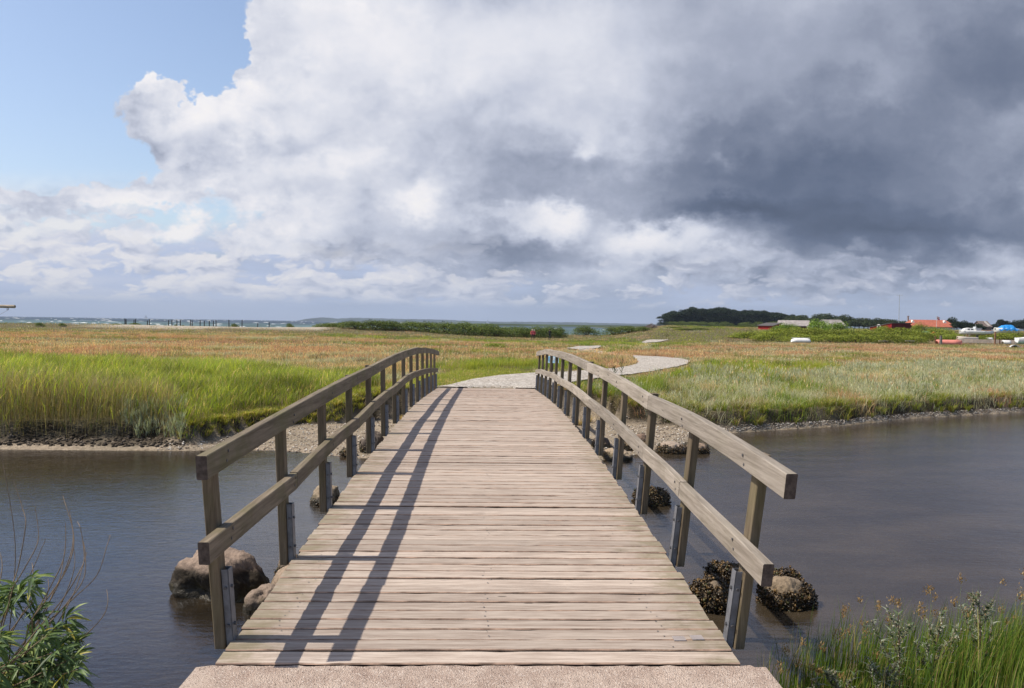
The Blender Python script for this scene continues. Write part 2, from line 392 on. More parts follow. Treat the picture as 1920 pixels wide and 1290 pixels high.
def cmix2(cols, w, x, y, cell=.45, mixr=.35, pw=1.6):
    """colour picked per clump (cells on the ground) with a little mixing"""
    w = np.clip(w, 1e-6, None) ** pw; w = w / w.sum(1, keepdims=True); sx = cell * (1 + np.asarray(y) / 45)
    xi = np.floor(x / sx + .5 * vnoise(x * 2, y * 2)).astype(int); yi = np.floor(y / (sx * 1.6) + .5 * vnoise(x * 2 + 9, y * 2)).astype(int)
    h = _perm[xi % 64, yi % 64] * .999; r = np.where(rng.random(len(h)) < mixr, rng.random(len(h)), h)[:, None]
    return np.array(cols)[(np.cumsum(w, 1) > r).argmax(1)]
def lumps(P, r, c, flat=.7):
    n = len(P); t_ = np.array([(1, 0, 0), (.3, .95, 0), (-.8, .6, 0), (-.8, -.6, 0), (.3, -.95, 0), (.1, 0, 1.0), (0.05, 0, -.8)])
    F_ = np.array([(0, 1, 5), (1, 2, 5), (2, 3, 5), (3, 4, 5), (4, 0, 5), (1, 0, 6), (2, 1, 6), (3, 2, 6), (4, 3, 6), (0, 4, 6)])
    d = rng.normal(0, 1, (n, 3)); d /= np.linalg.norm(d, axis=1)[:, None]; e = np.cross(d, rng.normal(0, 1, (n, 3))); e /= np.linalg.norm(e, axis=1)[:, None]; g = np.cross(d, e)
    q = t_[None] * (.7 + .6 * rng.random((n, 7, 3))); V = P[:, None] + (q[..., :1] * d[:, None] * 1.5 + q[..., 1:2] * e[:, None] + q[..., 2:] * g[:, None] * flat) * r[:, None, None]
    return V.reshape(-1, 3), [(F_[None] + (np.arange(n) * 7)[:, None, None]).reshape(-1, 3)], np.repeat(c, 7, 0)
# ------------------------------------------------------------------ terrain
def _line(pts, z):
    q = [on(a, b, z) for a, b in pts]; q.sort(key=lambda p: p.x)
    return np.array([p.x for p in q]), np.array([p.y for p in q])
FX, FY = _line([(0, 843), (233, 845), (467, 845), (547, 847), (600, 853), (690, 862), (900, 866), (1110, 866), (1180, 856), (1262, 838), (1347, 813), (1560, 800), (1707, 785), (1920, 773)], 0.0)
BX, BY = _line([(0, 824), (290, 821), (345, 829), (433, 815), (550, 797), (640, 793), (740, 782), (1100, 786), (1180, 797), (1280, 800), (1393, 801), (1560, 790), (1780, 773), (1920, 767)], 0.13)
FX = np.concatenate([[-60, -30], FX, [30, 60]]); FY = np.concatenate([[15.5, 14.6], FY, [29, 44]])
BX = np.concatenate([[-60, -30], BX, [30, 60]]); BY = np.concatenate([[16.4, 15.4], BY, [30.5, 46]])
def Fs(x): return np.interp(x, FX, FY)
def Bs(x): return np.maximum(np.interp(x, BX, BY) + 0.22 * (fbm(np.asarray(x) * 0.9 + 40, np.asarray(x) * 0 + 5.5) - 0.5), Fs(x) + 0.12)
def Ns(x): return np.interp(x, [-60, -6, -2.6, -1.5, 1.5, 1.9, 2.5, 6, 60], [3.0, 4.2, 4.75, 4.5, 4.5, 5.0, 5.5, 6.3, 7.0])
CX = np.array([-400, -160, -60, 15, 45, 70, 95, 120, 400, 3000]); CY = np.array([95, 118, 150, 158, 175, 250, 480, 900, 1600, 3000])
def coast(x): return np.interp(x, CX, CY)
def T(x, y):
    x = np.asarray(x, float); y = np.asarray(y, float)
    F, B, N = Fs(x), Bs(x), Ns(x)
    n1 = fbm(x * 0.35, y * 0.35) - 0.5; n2 = fbm(x * 0.05 + 8, y * 0.05 + 3) - 0.5; n3 = fbm(x * 2.2, y * 2.2) - .5
    land = 0.13 + 0.33 * sst(0.0, 0.28, y - B) + 0.10 * sst(0.5, 7, y - B) + 0.10 * n1 * sst(0, 2, y - B) + 0.16 * n2 * sst(5, 30, y - B) + 0.03 * n3 * sst(0, .5, y - B)
    e = np.exp(-np.maximum(np.abs(x - np.maximum(y - 20, 0) * 0.16) - 1.5, 0) ** 2 / 9.0)
    e = e * np.where(y < 19.2, np.exp(-((19.2 - y) / 0.75) ** 2), np.exp(-(np.maximum(y - 19.6, 0) / 16) ** 2))
    land = land + e * (0.905 - land)
    # far field: a low place behind the near meadow, then the beach ridge
    land = land - 0.40 * sst(60, 105, y) * np.exp(-((x - 8) / 22) ** 2)
    land = land + 1.95 * sst(92, 150, y) * sst(.15, .25, x / np.maximum(y, 1))
    cst = coast(x); d = cst - y
    land = land + 0.62 * np.exp(-((d - 9) / 9) ** 2) * sst(30, -20, x) + 0.25 * np.exp(-((d - 9) / 9) ** 2)
    land = np.where(d < 9, np.interp(d, [-60, -8, 0, 9], [-3.0, -1.0, -0.05, 1.0]) * np.where(d > 0, np.maximum(land, .3), 1.0), land)
    bed = -0.55 * sst(0, 2.6, F - y) * sst(0, 1.6, y - N) - 0.02 + 0.14 * n1 * sst(0, 1.0, F - y)
    beach = 0.13 * np.clip((y - F) / np.maximum(B - F, .05), 0, 1) + 0.02 * n3 + 0.03 * n1
    near = 0.75 * sst(0, 2.2, N - y) + 0.05 * n1
    z = np.where(y > B, land, np.where(y > F, beach, np.where(y > N, bed, near)))
    return z
xs = np.concatenate([-np.geomspace(25, 3000, 46)[::-1], np.arange(-24.6, 24.6, 0.2), np.geomspace(25, 4000, 48)])
ys = np.concatenate([[-60, -30, -15, -8, -4], np.arange(-2, 4, 0.4), np.arange(4.0, 27, 0.13), np.geomspace(27.2, 6000, 150)])
gx, gy = np.meshgrid(xs, ys); gz = T(gx, gy); nx, ny = len(xs), len(ys)
Vt = np.stack([gx, gy, gz], -1).reshape(-1, 3)
ii = (np.arange(ny - 1)[:, None] * nx + np.arange(nx - 1)[None]).ravel()
Ft = np.stack([ii, ii + 1, ii + nx + 1, ii + nx], 1)
# colour zones of the ground itself: meadow soil, gravel beach, mud under the water, pale beach far off
X, Y, Z = Vt.T
px, py = project(Vt)
Fv, Bv, Nv = Fs(X), Bs(X), Ns(X)
zone = np.zeros((len(Vt), 3))
zone[:] = (0.115, 0.095, 0.045)
grav = (Y <= Bv + 0.12) & (Y > Nv)
zone[grav] = (0.30, 0.245, 0.185)
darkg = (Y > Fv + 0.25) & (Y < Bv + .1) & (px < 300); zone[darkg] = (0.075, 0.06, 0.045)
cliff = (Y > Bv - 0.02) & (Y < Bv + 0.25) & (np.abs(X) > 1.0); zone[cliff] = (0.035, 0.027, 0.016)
under = (Y < Fv - 0.05) & (Y > Nv); zone[under] = (0.19, 0.14, 0.085)
deep = (Y < Fv - 1.4) & (Y > Nv + .6); zone[deep] = (0.10, 0.078, 0.052)
d_ = coast(X) - Y
sand = (d_ < 17) & (d_ > -40) & (X > -66) & (X < -30) & (Y > 60); zone[sand] = (0.42, 0.36, 0.29)
sea_bed = d_ < 0; zone[sea_bed] = (0.35, 0.33, 0.25)
far = Y > 160; zone[far & ~sea_bed] = (0.045, 0.062, 0.026)
m, t = mat('soil'); a = t.n.new('ShaderNodeAttribute'); a.attribute_name = 'tint'; p = geo_pos(t)
pb = t.voro(p, 26.0, out='Color'); ps = t.sep(pb)[0]
n = t.noise(p, 6.0, 6, .65)
c = t.vmath('SCALE', a.outputs['Color'], scale=t.mapr(t.math('ADD', t.math('MULTIPLY', ps, .55), n), .3, 1.2, .55, 1.45, 'LINEAR'))
c = t.mix(t.mapr(t.noise(p, 1.1, 3, .6), .42, .62, 0, .35), c, (0.19, 0.165, 0.12))
out(t, princ(t, c, 0.9, 0.15, bump(t, t.math('ADD', t.voro(p, 26.0), n), 0.9, 0.02))); M['soil'] = m
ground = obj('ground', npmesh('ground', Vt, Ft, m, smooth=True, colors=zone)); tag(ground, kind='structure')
# ------------------------------------------------------------------ shell path
LOW = [(1006, 731), (1090, 712), (1160, 703), (1210, 697), (1250, 690), (1285, 682), (1293, 676.5), (1275, 672), (1235, 668.5), (1187, 667)]
UPP = [(822, 731), (850, 721), (890, 711), (940, 703.5), (1000, 699), (1060, 697), (1120, 693), (1165, 689), (1190, 684), (1200, 679.5), (1196, 673), (1187, 668)]
path_polys = [LOW + UPP[::-1], [(1060, 653.5), (1085, 649.5), (1128, 648.5), (1122, 652.5), (1090, 655.5)], [(1203, 641.5), (1214, 637.5), (1254, 637), (1240, 640.5), (1210, 643)]]
m, t = mat('crushed_shells'); p = geo_pos(t); v = t.n.new('ShaderNodeTexVoronoi'); t.l.new(p, v.inputs[0]); v.inputs['Scale'].default_value = 16
v2 = t.voro(p, 34, out='Color')
k = t.sep(v.outputs['Color'])[0]
c = t.mix(t.mapr(k, 0, 1, 0, 1, 'LINEAR'), (0.26, 0.23, 0.20), (0.66, 0.62, 0.57)); c = t.mix(t.mapr(t.sep(v2)[1], .82, .9), c, (0.16, 0.13, 0.10))
c = t.mix(t.mapr(t.noise(p, 1.3, 4, .6), .45, .7, 0, .4), c, (0.36, 0.30, 0.24))
out(t, princ(t, c, .85, .2, bump(t, v.outputs['Distance'], 1.0, .02))); M['shell'] = m
def onT(a, b, lift=0.0):
    """first point of the ground under a pixel, found by marching along the ray"""
    d = ray(a, b); d = d / d.y; ts = np.geomspace(14, 200, 900); zz = EYE.z + d.z * ts - T(d.x * ts, ts) - lift
    i = np.argmax(zz < 0) if (zz < 0).any() else len(ts) - 1
    t_ = ts[i]; return Vector((d.x * t_, t_, EYE.z + d.z * t_))
def poly_world(poly, z):
    if z is None: return [(onT(a, b, .03).x, onT(a, b, .03).y) for a, b in poly]
    return [(on(a, b, z).x, on(a, b, z).y) for a, b in poly]
PW_ = [poly_world(path_polys[0], None), poly_world(path_polys[1], None), poly_world(path_polys[2], None)]
def in_path(x, y, grow=0.0):
    r = np.zeros(np.shape(x), bool)
    for P_ in PW_: r |= inpoly(x, y, P_)
    return r
def resample(pts, n):
    pts = np.array(pts); d = np.concatenate([[0], np.cumsum(np.linalg.norm(np.diff(pts, axis=0), axis=1))]); s = np.linspace(0, d[-1], n)
    return np.stack([np.interp(s, d, pts[:, 0]), np.interp(s, d, pts[:, 1])], 1)
def ribbon(A, B_, n, w):
    A = resample(A, n); B_ = resample(B_, n); s = np.linspace(-0.03, 1.03, w)[None, :, None]
    q = A[:, None] * (1 - s) + B_[:, None] * s
    q += 0.10 * (np.stack([fbm(q[..., 0] * 2.5, q[..., 1] * 2.5), fbm(q[..., 0] * 2.5 + 9, q[..., 1] * 2.5)], -1) - .5)
    z = T(q[..., 0], q[..., 1]) + 0.035
    V = np.concatenate([q, z[..., None]], -1).reshape(-1, 3)
    i = (np.arange(n - 1)[:, None] * w + np.arange(w - 1)[None]).ravel()
    return V, np.stack([i, i + 1, i + w + 1, i + w], 1)
V1, F1 = ribbon(poly_world(LOW, None), poly_world(UPP, None), 90, 14)
V2, F2 = ribbon([PW_[1][0], PW_[1][4], PW_[1][3]], [PW_[1][0], PW_[1][1], PW_[1][2]], 16, 6)
V3, F3 = ribbon([PW_[2][0], PW_[2][4], PW_[2][3]], [PW_[2][0], PW_[2][1], PW_[2][2]], 16, 6)
V2[:, 2] += .03; V3[:, 2] += .03
cen = lambda P_: np.mean(np.array(P_), 0)
_a, _b, _c2 = np.array(PW_[0][9]), cen(PW_[1]), cen(PW_[2]); conn = []
for p0, p1 in ((_a, _b), (_b, _c2)):       # overgrown stretches between the open ones
    t_ = np.linspace(0, 1, 24)[:, None]; c_ = p0 + (p1 - p0) * t_; n_ = np.array([-(p1 - p0)[1], (p1 - p0)[0]]); n_ = n_ / np.linalg.norm(n_); c_ = c_ + n_ * np.sin(t_ * math.pi) * 1.2
    v_, f_ = ribbon(c_ - n_ * .7, c_ + n_ * .7, 40, 6); conn.append((v_, [f_], v_))
Vp, Fp, _ = merge([(V1, [F1], V1), (V2, [F2], V2), (V3, [F3], V3)] + conn)
tag(obj('path', npmesh('path', Vp, Fp, m, smooth=True)), kind='structure')
# ------------------------------------------------------------------ stream water
m, t = mat('stream_water'); p = geo_pos(t)
wv = t.noise(scaled(t, p, (7, 15, 1)), 1.0, 5, .62, dist=.4)
wv2 = t.noise(scaled(t, p, (1.3, 3.0, 1)), 1.0, 2, .5)
h = t.math('ADD', wv, t.math('MULTIPLY', wv2, 1.2))
nm = bump(t, h, 0.45, 0.013)
gl = t.n.new('ShaderNodeBsdfGlossy'); gl.inputs['Roughness'].default_value = .04; t.l.new(nm, gl.inputs['Normal']); gl.inputs[0].default_value = (.84, .90, 1, 1)
tr = t.n.new('ShaderNodeBsdfTransparent'); tr.inputs[0].default_value = (.72, .62, .48, 1)
silt = t.mapr(t.math('ADD', t.sep(p)[0], t.math('MULTIPLY', t.noise(p, .35, 3, .6), 3.0)), -3.0, 2.2)
murk = t.mix(t.mapr(t.noise(scaled(t, p, (.5, 1.3, 1)), 1, 5, .6), .35, .7), t.mix(silt, (0.012, 0.011, 0.010), (0.060, 0.046, 0.030)), t.mix(silt, (0.026, 0.022, 0.017), (0.115, 0.088, 0.058)))
df = t.n.new('ShaderNodeBsdfDiffuse'); t.l.new(murk, df.inputs[0])
mx = t.n.new('ShaderNodeMixShader'); mx.inputs[0].default_value = .5; t.l.new(tr.outputs[0], mx.inputs[1]); t.l.new(df.outputs[0], mx.inputs[2])
fr = t.n.new('ShaderNodeFresnel'); fr.inputs[0].default_value = 1.58; t.l.new(nm, fr.inputs[1])
m2 = t.n.new('ShaderNodeMixShader'); t.l.new(t.math('MINIMUM', t.math('MULTIPLY', fr.outputs[0], 1.0), .8), m2.inputs[0]); t.l.new(mx.outputs[0], m2.inputs[1]); t.l.new(gl.outputs[0], m2.inputs[2]); out(t, m2.outputs[0])
M['water'] = m
wx = np.array([-70., 70.]); Vw = np.array([(-70, 1.0, 0), (70, 1.0, 0), (70, 52, 0), (-70, 52, 0)])
tag(obj('stream_water', npmesh('stream_water', Vw, [(0, 1, 2, 3)], m)), kind='structure')
# ------------------------------------------------------------------ sea
m, t = mat('sea_water'); p = geo_pos(t); sx, sy, sz = t.sep(p)
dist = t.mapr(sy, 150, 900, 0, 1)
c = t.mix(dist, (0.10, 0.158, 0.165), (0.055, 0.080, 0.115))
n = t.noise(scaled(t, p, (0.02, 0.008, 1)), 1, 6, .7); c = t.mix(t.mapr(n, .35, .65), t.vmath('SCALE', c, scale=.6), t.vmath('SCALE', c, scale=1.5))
nm = bump(t, t.noise(scaled(t, p, (.4, .15, 1)), 1, 4, .6), 1.0, .5)
pr = princ(t, c, .7, .08, nm); out(t, pr); M['sea'] = m
Vs = np.array([(-6200, 88, 0), (9200, 88, 0), (9200, 10000, 0), (-6200, 10000, 0)], float)
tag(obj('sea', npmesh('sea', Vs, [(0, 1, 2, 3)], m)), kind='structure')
foam = MB()
for i in range(240):
    yy = 180 * (30 ** (random.random() ** 0.9)); xx = random.uniform(-.66, -.02) * yy if random.random() < .9 else random.uniform(-.1, .2) * yy
    w = random.uniform(.6, 2.6) * (yy / 400) ** .55; hh = random.uniform(.10, .28) * (yy / 350) ** .7
    n = 7; P_ = []
    for k in range(n + 1):
        s_ = k / n; P_.append((xx + (s_ - .5) * w * 2, yy + random.uniform(-.3, .3), 0)); P_.append((xx + (s_ - .5) * w * 2, yy + .5, hh * math.sin(math.pi * s_) * random.uniform(.6, 1)))
    foam.add(P_, [(2 * k, 2 * k + 2, 2 * k + 3, 2 * k + 1) for k in range(n)])
for px_, py_, w_ in ((160, 601, 5.5), (519, 607.5, 4.5), (589, 609, 2.5), (88, 601.5, 2.2), (41, 594.8, 12), (335, 601.5, 3)):
    q = on(px_, py_, 0.05)
    foam.add([(q.x - w_, q.y, 0), (q.x - w_ * .6, q.y, .55), (q.x + w_ * .7, q.y, .5), (q.x + w_, q.y, 0), (q.x, q.y + 2, 0.1)], [(0, 3, 2, 1), (1, 2, 4)])
tag(foam.build('whitecap_foam', simple_mat('foam', (.8, .82, .82), .9)), 'white foam crests scattered over the open sea', 'foam', kind='stuff')
# ------------------------------------------------------------------ far shore across the bay
def far_ridge(pts, Y0, depth, name, c):
    """pts: (px, top py) - a long low wooded rise at its own distance"""
    x = []; top = []
    for a, b in pts:
        q = at(a, b, Y0); x.append(q.x); top.append(q.z)
    X_ = np.linspace(x[0], x[-1], 420); tz = np.interp(X_, x, top)
    tz = tz * (1 + .10 * (fbm(X_ * .012, X_ * 0 + 3, 4) - .5)) + 5 * (fbm(X_ * .05, X_ * 0 + 1, 3) - .5) * (tz > 9)
    rows = [(0, 0.0), (.10, .35), (.35, .75), (.7, 1.0), (1.3, .8), (2, 0)]
    V = np.concatenate([np.stack([X_, Y0 + depth * (r - .7) + 0 * X_, np.maximum(tz, .8) * q + (0 if q else -2)], 1) for r, q in rows])
    n = len(X_); i = np.concatenate([np.arange(n - 1) + n * k for k in range(len(rows) - 1)])
    m_ = simple_mat(name, c, .95, .5, .006, .05)
    tag(obj(name, npmesh(name, V, np.stack([i, i + 1, i + n + 1, i + n], 1), m_, smooth=True)), kind='structure')
far_ridge([(556, 603), (576, 600.5), (584, 596.5), (600, 595), (620, 595.5), (632, 597.5), (660, 596), (720, 597), (760, 598.5), (810, 598.5), (850, 600), (880, 601.5), (930, 603), (1000, 603.5), (1060, 604.2), (1140, 605.6), (1260, 608), (1500, 611), (2200, 620)], 5600, 500, 'far_hills', (.045, .06, .05))
far_ridge([(860, 606), (930, 606.6), (1000, 607.8), (1100, 609.3), (1230, 610.8), (1500, 614), (2200, 624)], 1050, 120, 'far_shore', (.05, .07, .035))
# ------------------------------------------------------------------ wood
def wood_mat(name, c_lo, c_hi, axis='x', green=0.0, streak=(2.0, 40.0, 40.0), rough=.8, edge=0.0):
    m, t = mat(name); p = coord(t)
    a = t.n.new('ShaderNodeAttribute'); a.attribute_name = 'tint'; tint = t.sep(a.outputs['Color'])[0]
    if axis == 'y': st = (streak[1], streak[0], streak[2])
    elif axis == 'z': st = (streak[1], streak[2], streak[0])
    else: st = streak
    off = t.xyz(t.math('MULTIPLY', tint, 37.0), t.math('MULTIPLY', tint, 91.0), 0)
    q = t.vmath('ADD', p, off)
    g = t.noise(scaled(t, q, st), 1, 6, .65, dist=.6); g2 = t.noise(scaled(t, q, tuple(k * .35 for k in st)), 1, 3, .6)
    blot = t.noise(q, 2.2, 4, .6)
    f = t.math('ADD', t.math('MULTIPLY', g, .55), t.math('MULTIPLY', g2, .45))
    c = t.mix(t.mapr(f, .32, .66), c_lo, c_hi)
    c = t.vmath('SCALE', c, scale=t.mapr(tint, 0, 1, .84, 1.14, 'LINEAR'))
    c = t.mix(t.mapr(blot, .5, .75, 0, .35), c, tuple(k * .72 for k in c_lo))
    crack = t.noise(scaled(t, q, tuple(k * 1.0 if k < 10 else k * .8 for k in st)), 1, 2, .5)
    c = t.mix(t.mapr(crack, .70, .76, 0, .6), c, (0.05, 0.042, 0.036))
    if edge:       # lichen and damp along the plank ends
        sx = t.math('ABSOLUTE', t.sep(p)[0])
        e = t.math('ADD', t.mapr(sx, .65, 1.24, 0, 1), t.math('MULTIPLY', t.math('SUBTRACT', t.noise(q, 5, 5, .7), .55), 1.8))
        yl = t.sep(p)[1]; nearer = t.mapr(yl, 4.0, 14.0, 1, .45)
        c = t.mix(t.math('MULTIPLY', t.mapr(e, .45, 1.15, 0, .62), nearer), c, (0.17, 0.15, 0.075))
        dirt = t.mapr(t.noise(scaled(t, p, (1.4, .6, 1)), 1, 3, .6), .5, .75, 0, .22); c = t.mix(dirt, c, (.26, .21, .18))
        kn = t.voro(scaled(t, q, (1.6, 6, 1)), 1.0); c = t.mix(t.mapr(kn, .035, .055, .75, 0), c, (.06, .045, .035))
    if green:
        e = t.noise(q, 3.0, 5, .65); c = t.mix(t.mapr(e, .42, .7, 0, green), c, (0.125, 0.12, 0.045))
    nm = bump(t, t.math('ADD', g, t.math('MULTIPLY', crack, .6)), .55, .004)
    out(t, princ(t, c, rough, .25, nm)); return m
M['deck'] = wood_mat('weathered_deck_wood', (.295, .226, .186), (.535, .455, .392), 'x', 0, (5.5, 110, 60), edge=1)
M['rail_l'] = wood_mat('mossy_shaded_rail_wood', (.125, .098, .068), (.28, .228, .168), 'y', .55, (3.0, 60, 60))  # moss tint, plus the inner faces' shade put into the base colour
M['rail_r'] = wood_mat('grey_rail_wood', (.21, .178, .145), (.41, .36, .31), 'y', .12, (3.0, 60, 60))
M['post'] = wood_mat('brown_post_wood', (.085, .064, .042), (.205, .16, .11), 'z', .35, (3.0, 60, 60))
M['endgrain_shade'] = simple_mat('shaded_end_grain', (.085, .066, .058), .9, .35, 40, .2, .4, 200)  # weathered ends, darkened further to put their shade into the colour
M['steel'] = simple_mat('galvanised_steel', (.17, .18, .205), .5, .3, 9, .4, .1, 60, metal=.3)
M['bolt'] = simple_mat('bolt_steel', (.12, .12, .13), .5, .2, 10, .5, metal=.5)
m, t = mat('concrete'); p = coord(t)
g = t.voro(p, 210, out='Color'); n = t.noise(p, 5, 6, .7); gg = t.sep(g)[0]
c = t.mix(t.mapr(n, .3, .7), (.35, .26, .215), (.51, .41, .345)); c = t.mix(t.mapr(gg, .86, .97, 0, .7), c, (.70, .62, .56)); c = t.mix(t.mapr(gg, .1, .02), c, (.15, .11, .09))
c = t.mix(t.mapr(t.noise(p, 22, 5, .7), .56, .70, 0, .5), c, (.26, .20, .17))
out(t, princ(t, c, .9, .2, bump(t, t.math('ADD', t.voro(p, 150), t.math('MULTIPLY', n, 2)), .9, .006))); M['concrete'] = m
# ------------------------------------------------------------------ the bridge
DY = [3.3, 3.49, 4.92, 6.1, 7.2, 8.45, 9.6, 10.9, 12.8, 15.1, 17.0, 19.15, 20]
DZ = [.995, 1.0, 1.048, 1.105, 1.148, 1.174, 1.19, 1.195, 1.18, 1.11, 1.03, .94, .90]
_c = np.polyfit(DY, DZ, 4)
def D(y): return float(0.5 * np.interp(y, DY, DZ) + 0.5 * np.polyval(_c, y))
HW = 1.237
bridge = tag(empty('footbridge', (0, 3.49, 0)), 'arched grey timber footbridge with wooden handrails over the stream', 'footbridge')
bridge_off = Vector((0, -3.49, 0))
def bobj(name, V, F, mats, parent=bridge, mi=None, colors=None, smooth=False):
    me = npmesh(name, V, F, mats, mi, smooth, colors)
    b = bmesh.new(); b.from_mesh(me); bmesh.ops.recalc_face_normals(b, faces=b.faces); b.to_mesh(me); b.free()
    o = obj(name, me, parent)
    if parent is bridge: o.location = bridge_off
    return o
V, F, C = [], [], []
y = 3.49; pw = 0.131; NS = 26; MI = []; ip = 0
while y < 19.13:
    gap = random.choice([.009, .010, .012, .014, .009, .017 if y < 9 else .013]); w = pw - gap + random.uniform(-.003, .003)
    yc = y + w / 2; sl = (D(yc + .05) - D(yc - .05)) / .1; z0 = D(yc) + random.uniform(-.0022, .0022); tilt = random.uniform(-.012, .012)
    xl, xr = -HW + random.uniform(-.012, .010), HW + random.uniform(-.010, .012); tn = random.random(); skew = random.uniform(-.004, .004)
    prof = [(-w / 2, -.045), (-w / 2, -.006), (-w / 2 + .005, 0), (w / 2 - .004, 0), (w / 2, -.004), (w / 2, -.045)]
    b0 = len(V); bow = random.uniform(-.004, .004)
    for k in range(NS + 1):
        s_ = k / NS; x = xl + (xr - xl) * s_
        zb = bow * math.sin(math.pi * s_) + random.uniform(-.0006, .0006); jy = skew * (s_ - .5) * 2
        for q, (dy_, dz_) in enumerate(prof):
            chip = random.uniform(-.0018, .0018) if q in (1, 4) else 0
            dzc = (random.uniform(-.006, -.001) if random.random() < .08 else 0) if q in (2, 3) else 0
            V.append((x, yc + dy_ + jy + chip, z0 + dz_ + (sl + tilt) * dy_ + zb + dzc)); C.append((tn, tn, tn))
    for k in range(NS):
        for q in range(5):
            a_ = b0 + k * 6 + q; F.append((a_, a_ + 1, a_ + 7, a_ + 6)); MI.append(1 if q in (0, 4) else 2 if q == 1 else 0)
        F.append((b0 + k * 6 + 5, b0 + k * 6, b0 + k * 6 + 6, b0 + k * 6 + 11)); MI.append(1)
    MI += [0, 0]; F.append(tuple(b0 + q for q in range(6))); F.append(tuple(b0 + NS * 6 + q for q in range(6)))
    y += w + gap; ip += 1; pw = .1178
deck = bobj('deck', V, F, [M['deck'], simple_mat('plank_edge_grime', (.030, .018, .013), .95), simple_mat('worn_plank_arris', (.33, .225, .17), .9, .45, 9)], mi=MI, colors=np.array(C)); deck['label'] = 'pinkish grey cross planks worn pale down the middle'
# joists under the deck
for x0 in (-1.05, 0.0, 1.05):
    mb = MB(); rings = []
    for yy in np.linspace(3.55, 19.1, 28):
        z = D(yy) - .052; rings.append([(x0 - .06, yy, z), (x0 + .06, yy, z), (x0 + .06, yy, z - .26), (x0 - .06, yy, z - .26)])
    mb.sweep(rings); o = mb.build('beam', M['post'], bridge); o.location = bridge_off
for y0 in (8.6, 14.0):
    mb = MB()
    for x0 in (-.85, .85): mb.tube([(x0, y0, -.9), (x0, y0, D(y0) - .32)], .10, 12)
    mb.box((0, y0, D(y0) - .40), (2.1, .16, .16)); o = mb.build('trestle', M['post'], bridge); o.location = bridge_off
def lean(side, y):
    return float(np.interp(y, [3.2, 3.72, 4.9, 6.1, 7.3, 9], [.065, .06, .03, .02, .018, .018] if side < 0 else [.095, .09, .078, .06, .045, .036]))
TOP = {-1: ([3.48, 8.1, 13.6, 19.55], [1.970, 2.118, 2.150, 1.862]), 1: ([3.22, 5.88, 9.3, 14.4, 17.2, 18.95], [1.963, 2.050, 2.136, 2.105, 2.0, 1.90])}
LOWR = {-1: ([3.44, 4.95, 7.3, 10.3, 13.2, 19.0], [1.583, 1.600, 1.668, 1.732, 1.742, 1.452]), 1: ([3.34, 4.8, 5.9, 9.0, 12.5, 16.0, 18.95], [1.527, 1.590, 1.634, 1.708, 1.690, 1.600, 1.438])}
def tilt_x(side, y, z):      # outward shift at the height z of a leaning post
    return side * lean(side, y) * max(0.0, (z - D(y))) / 0.9
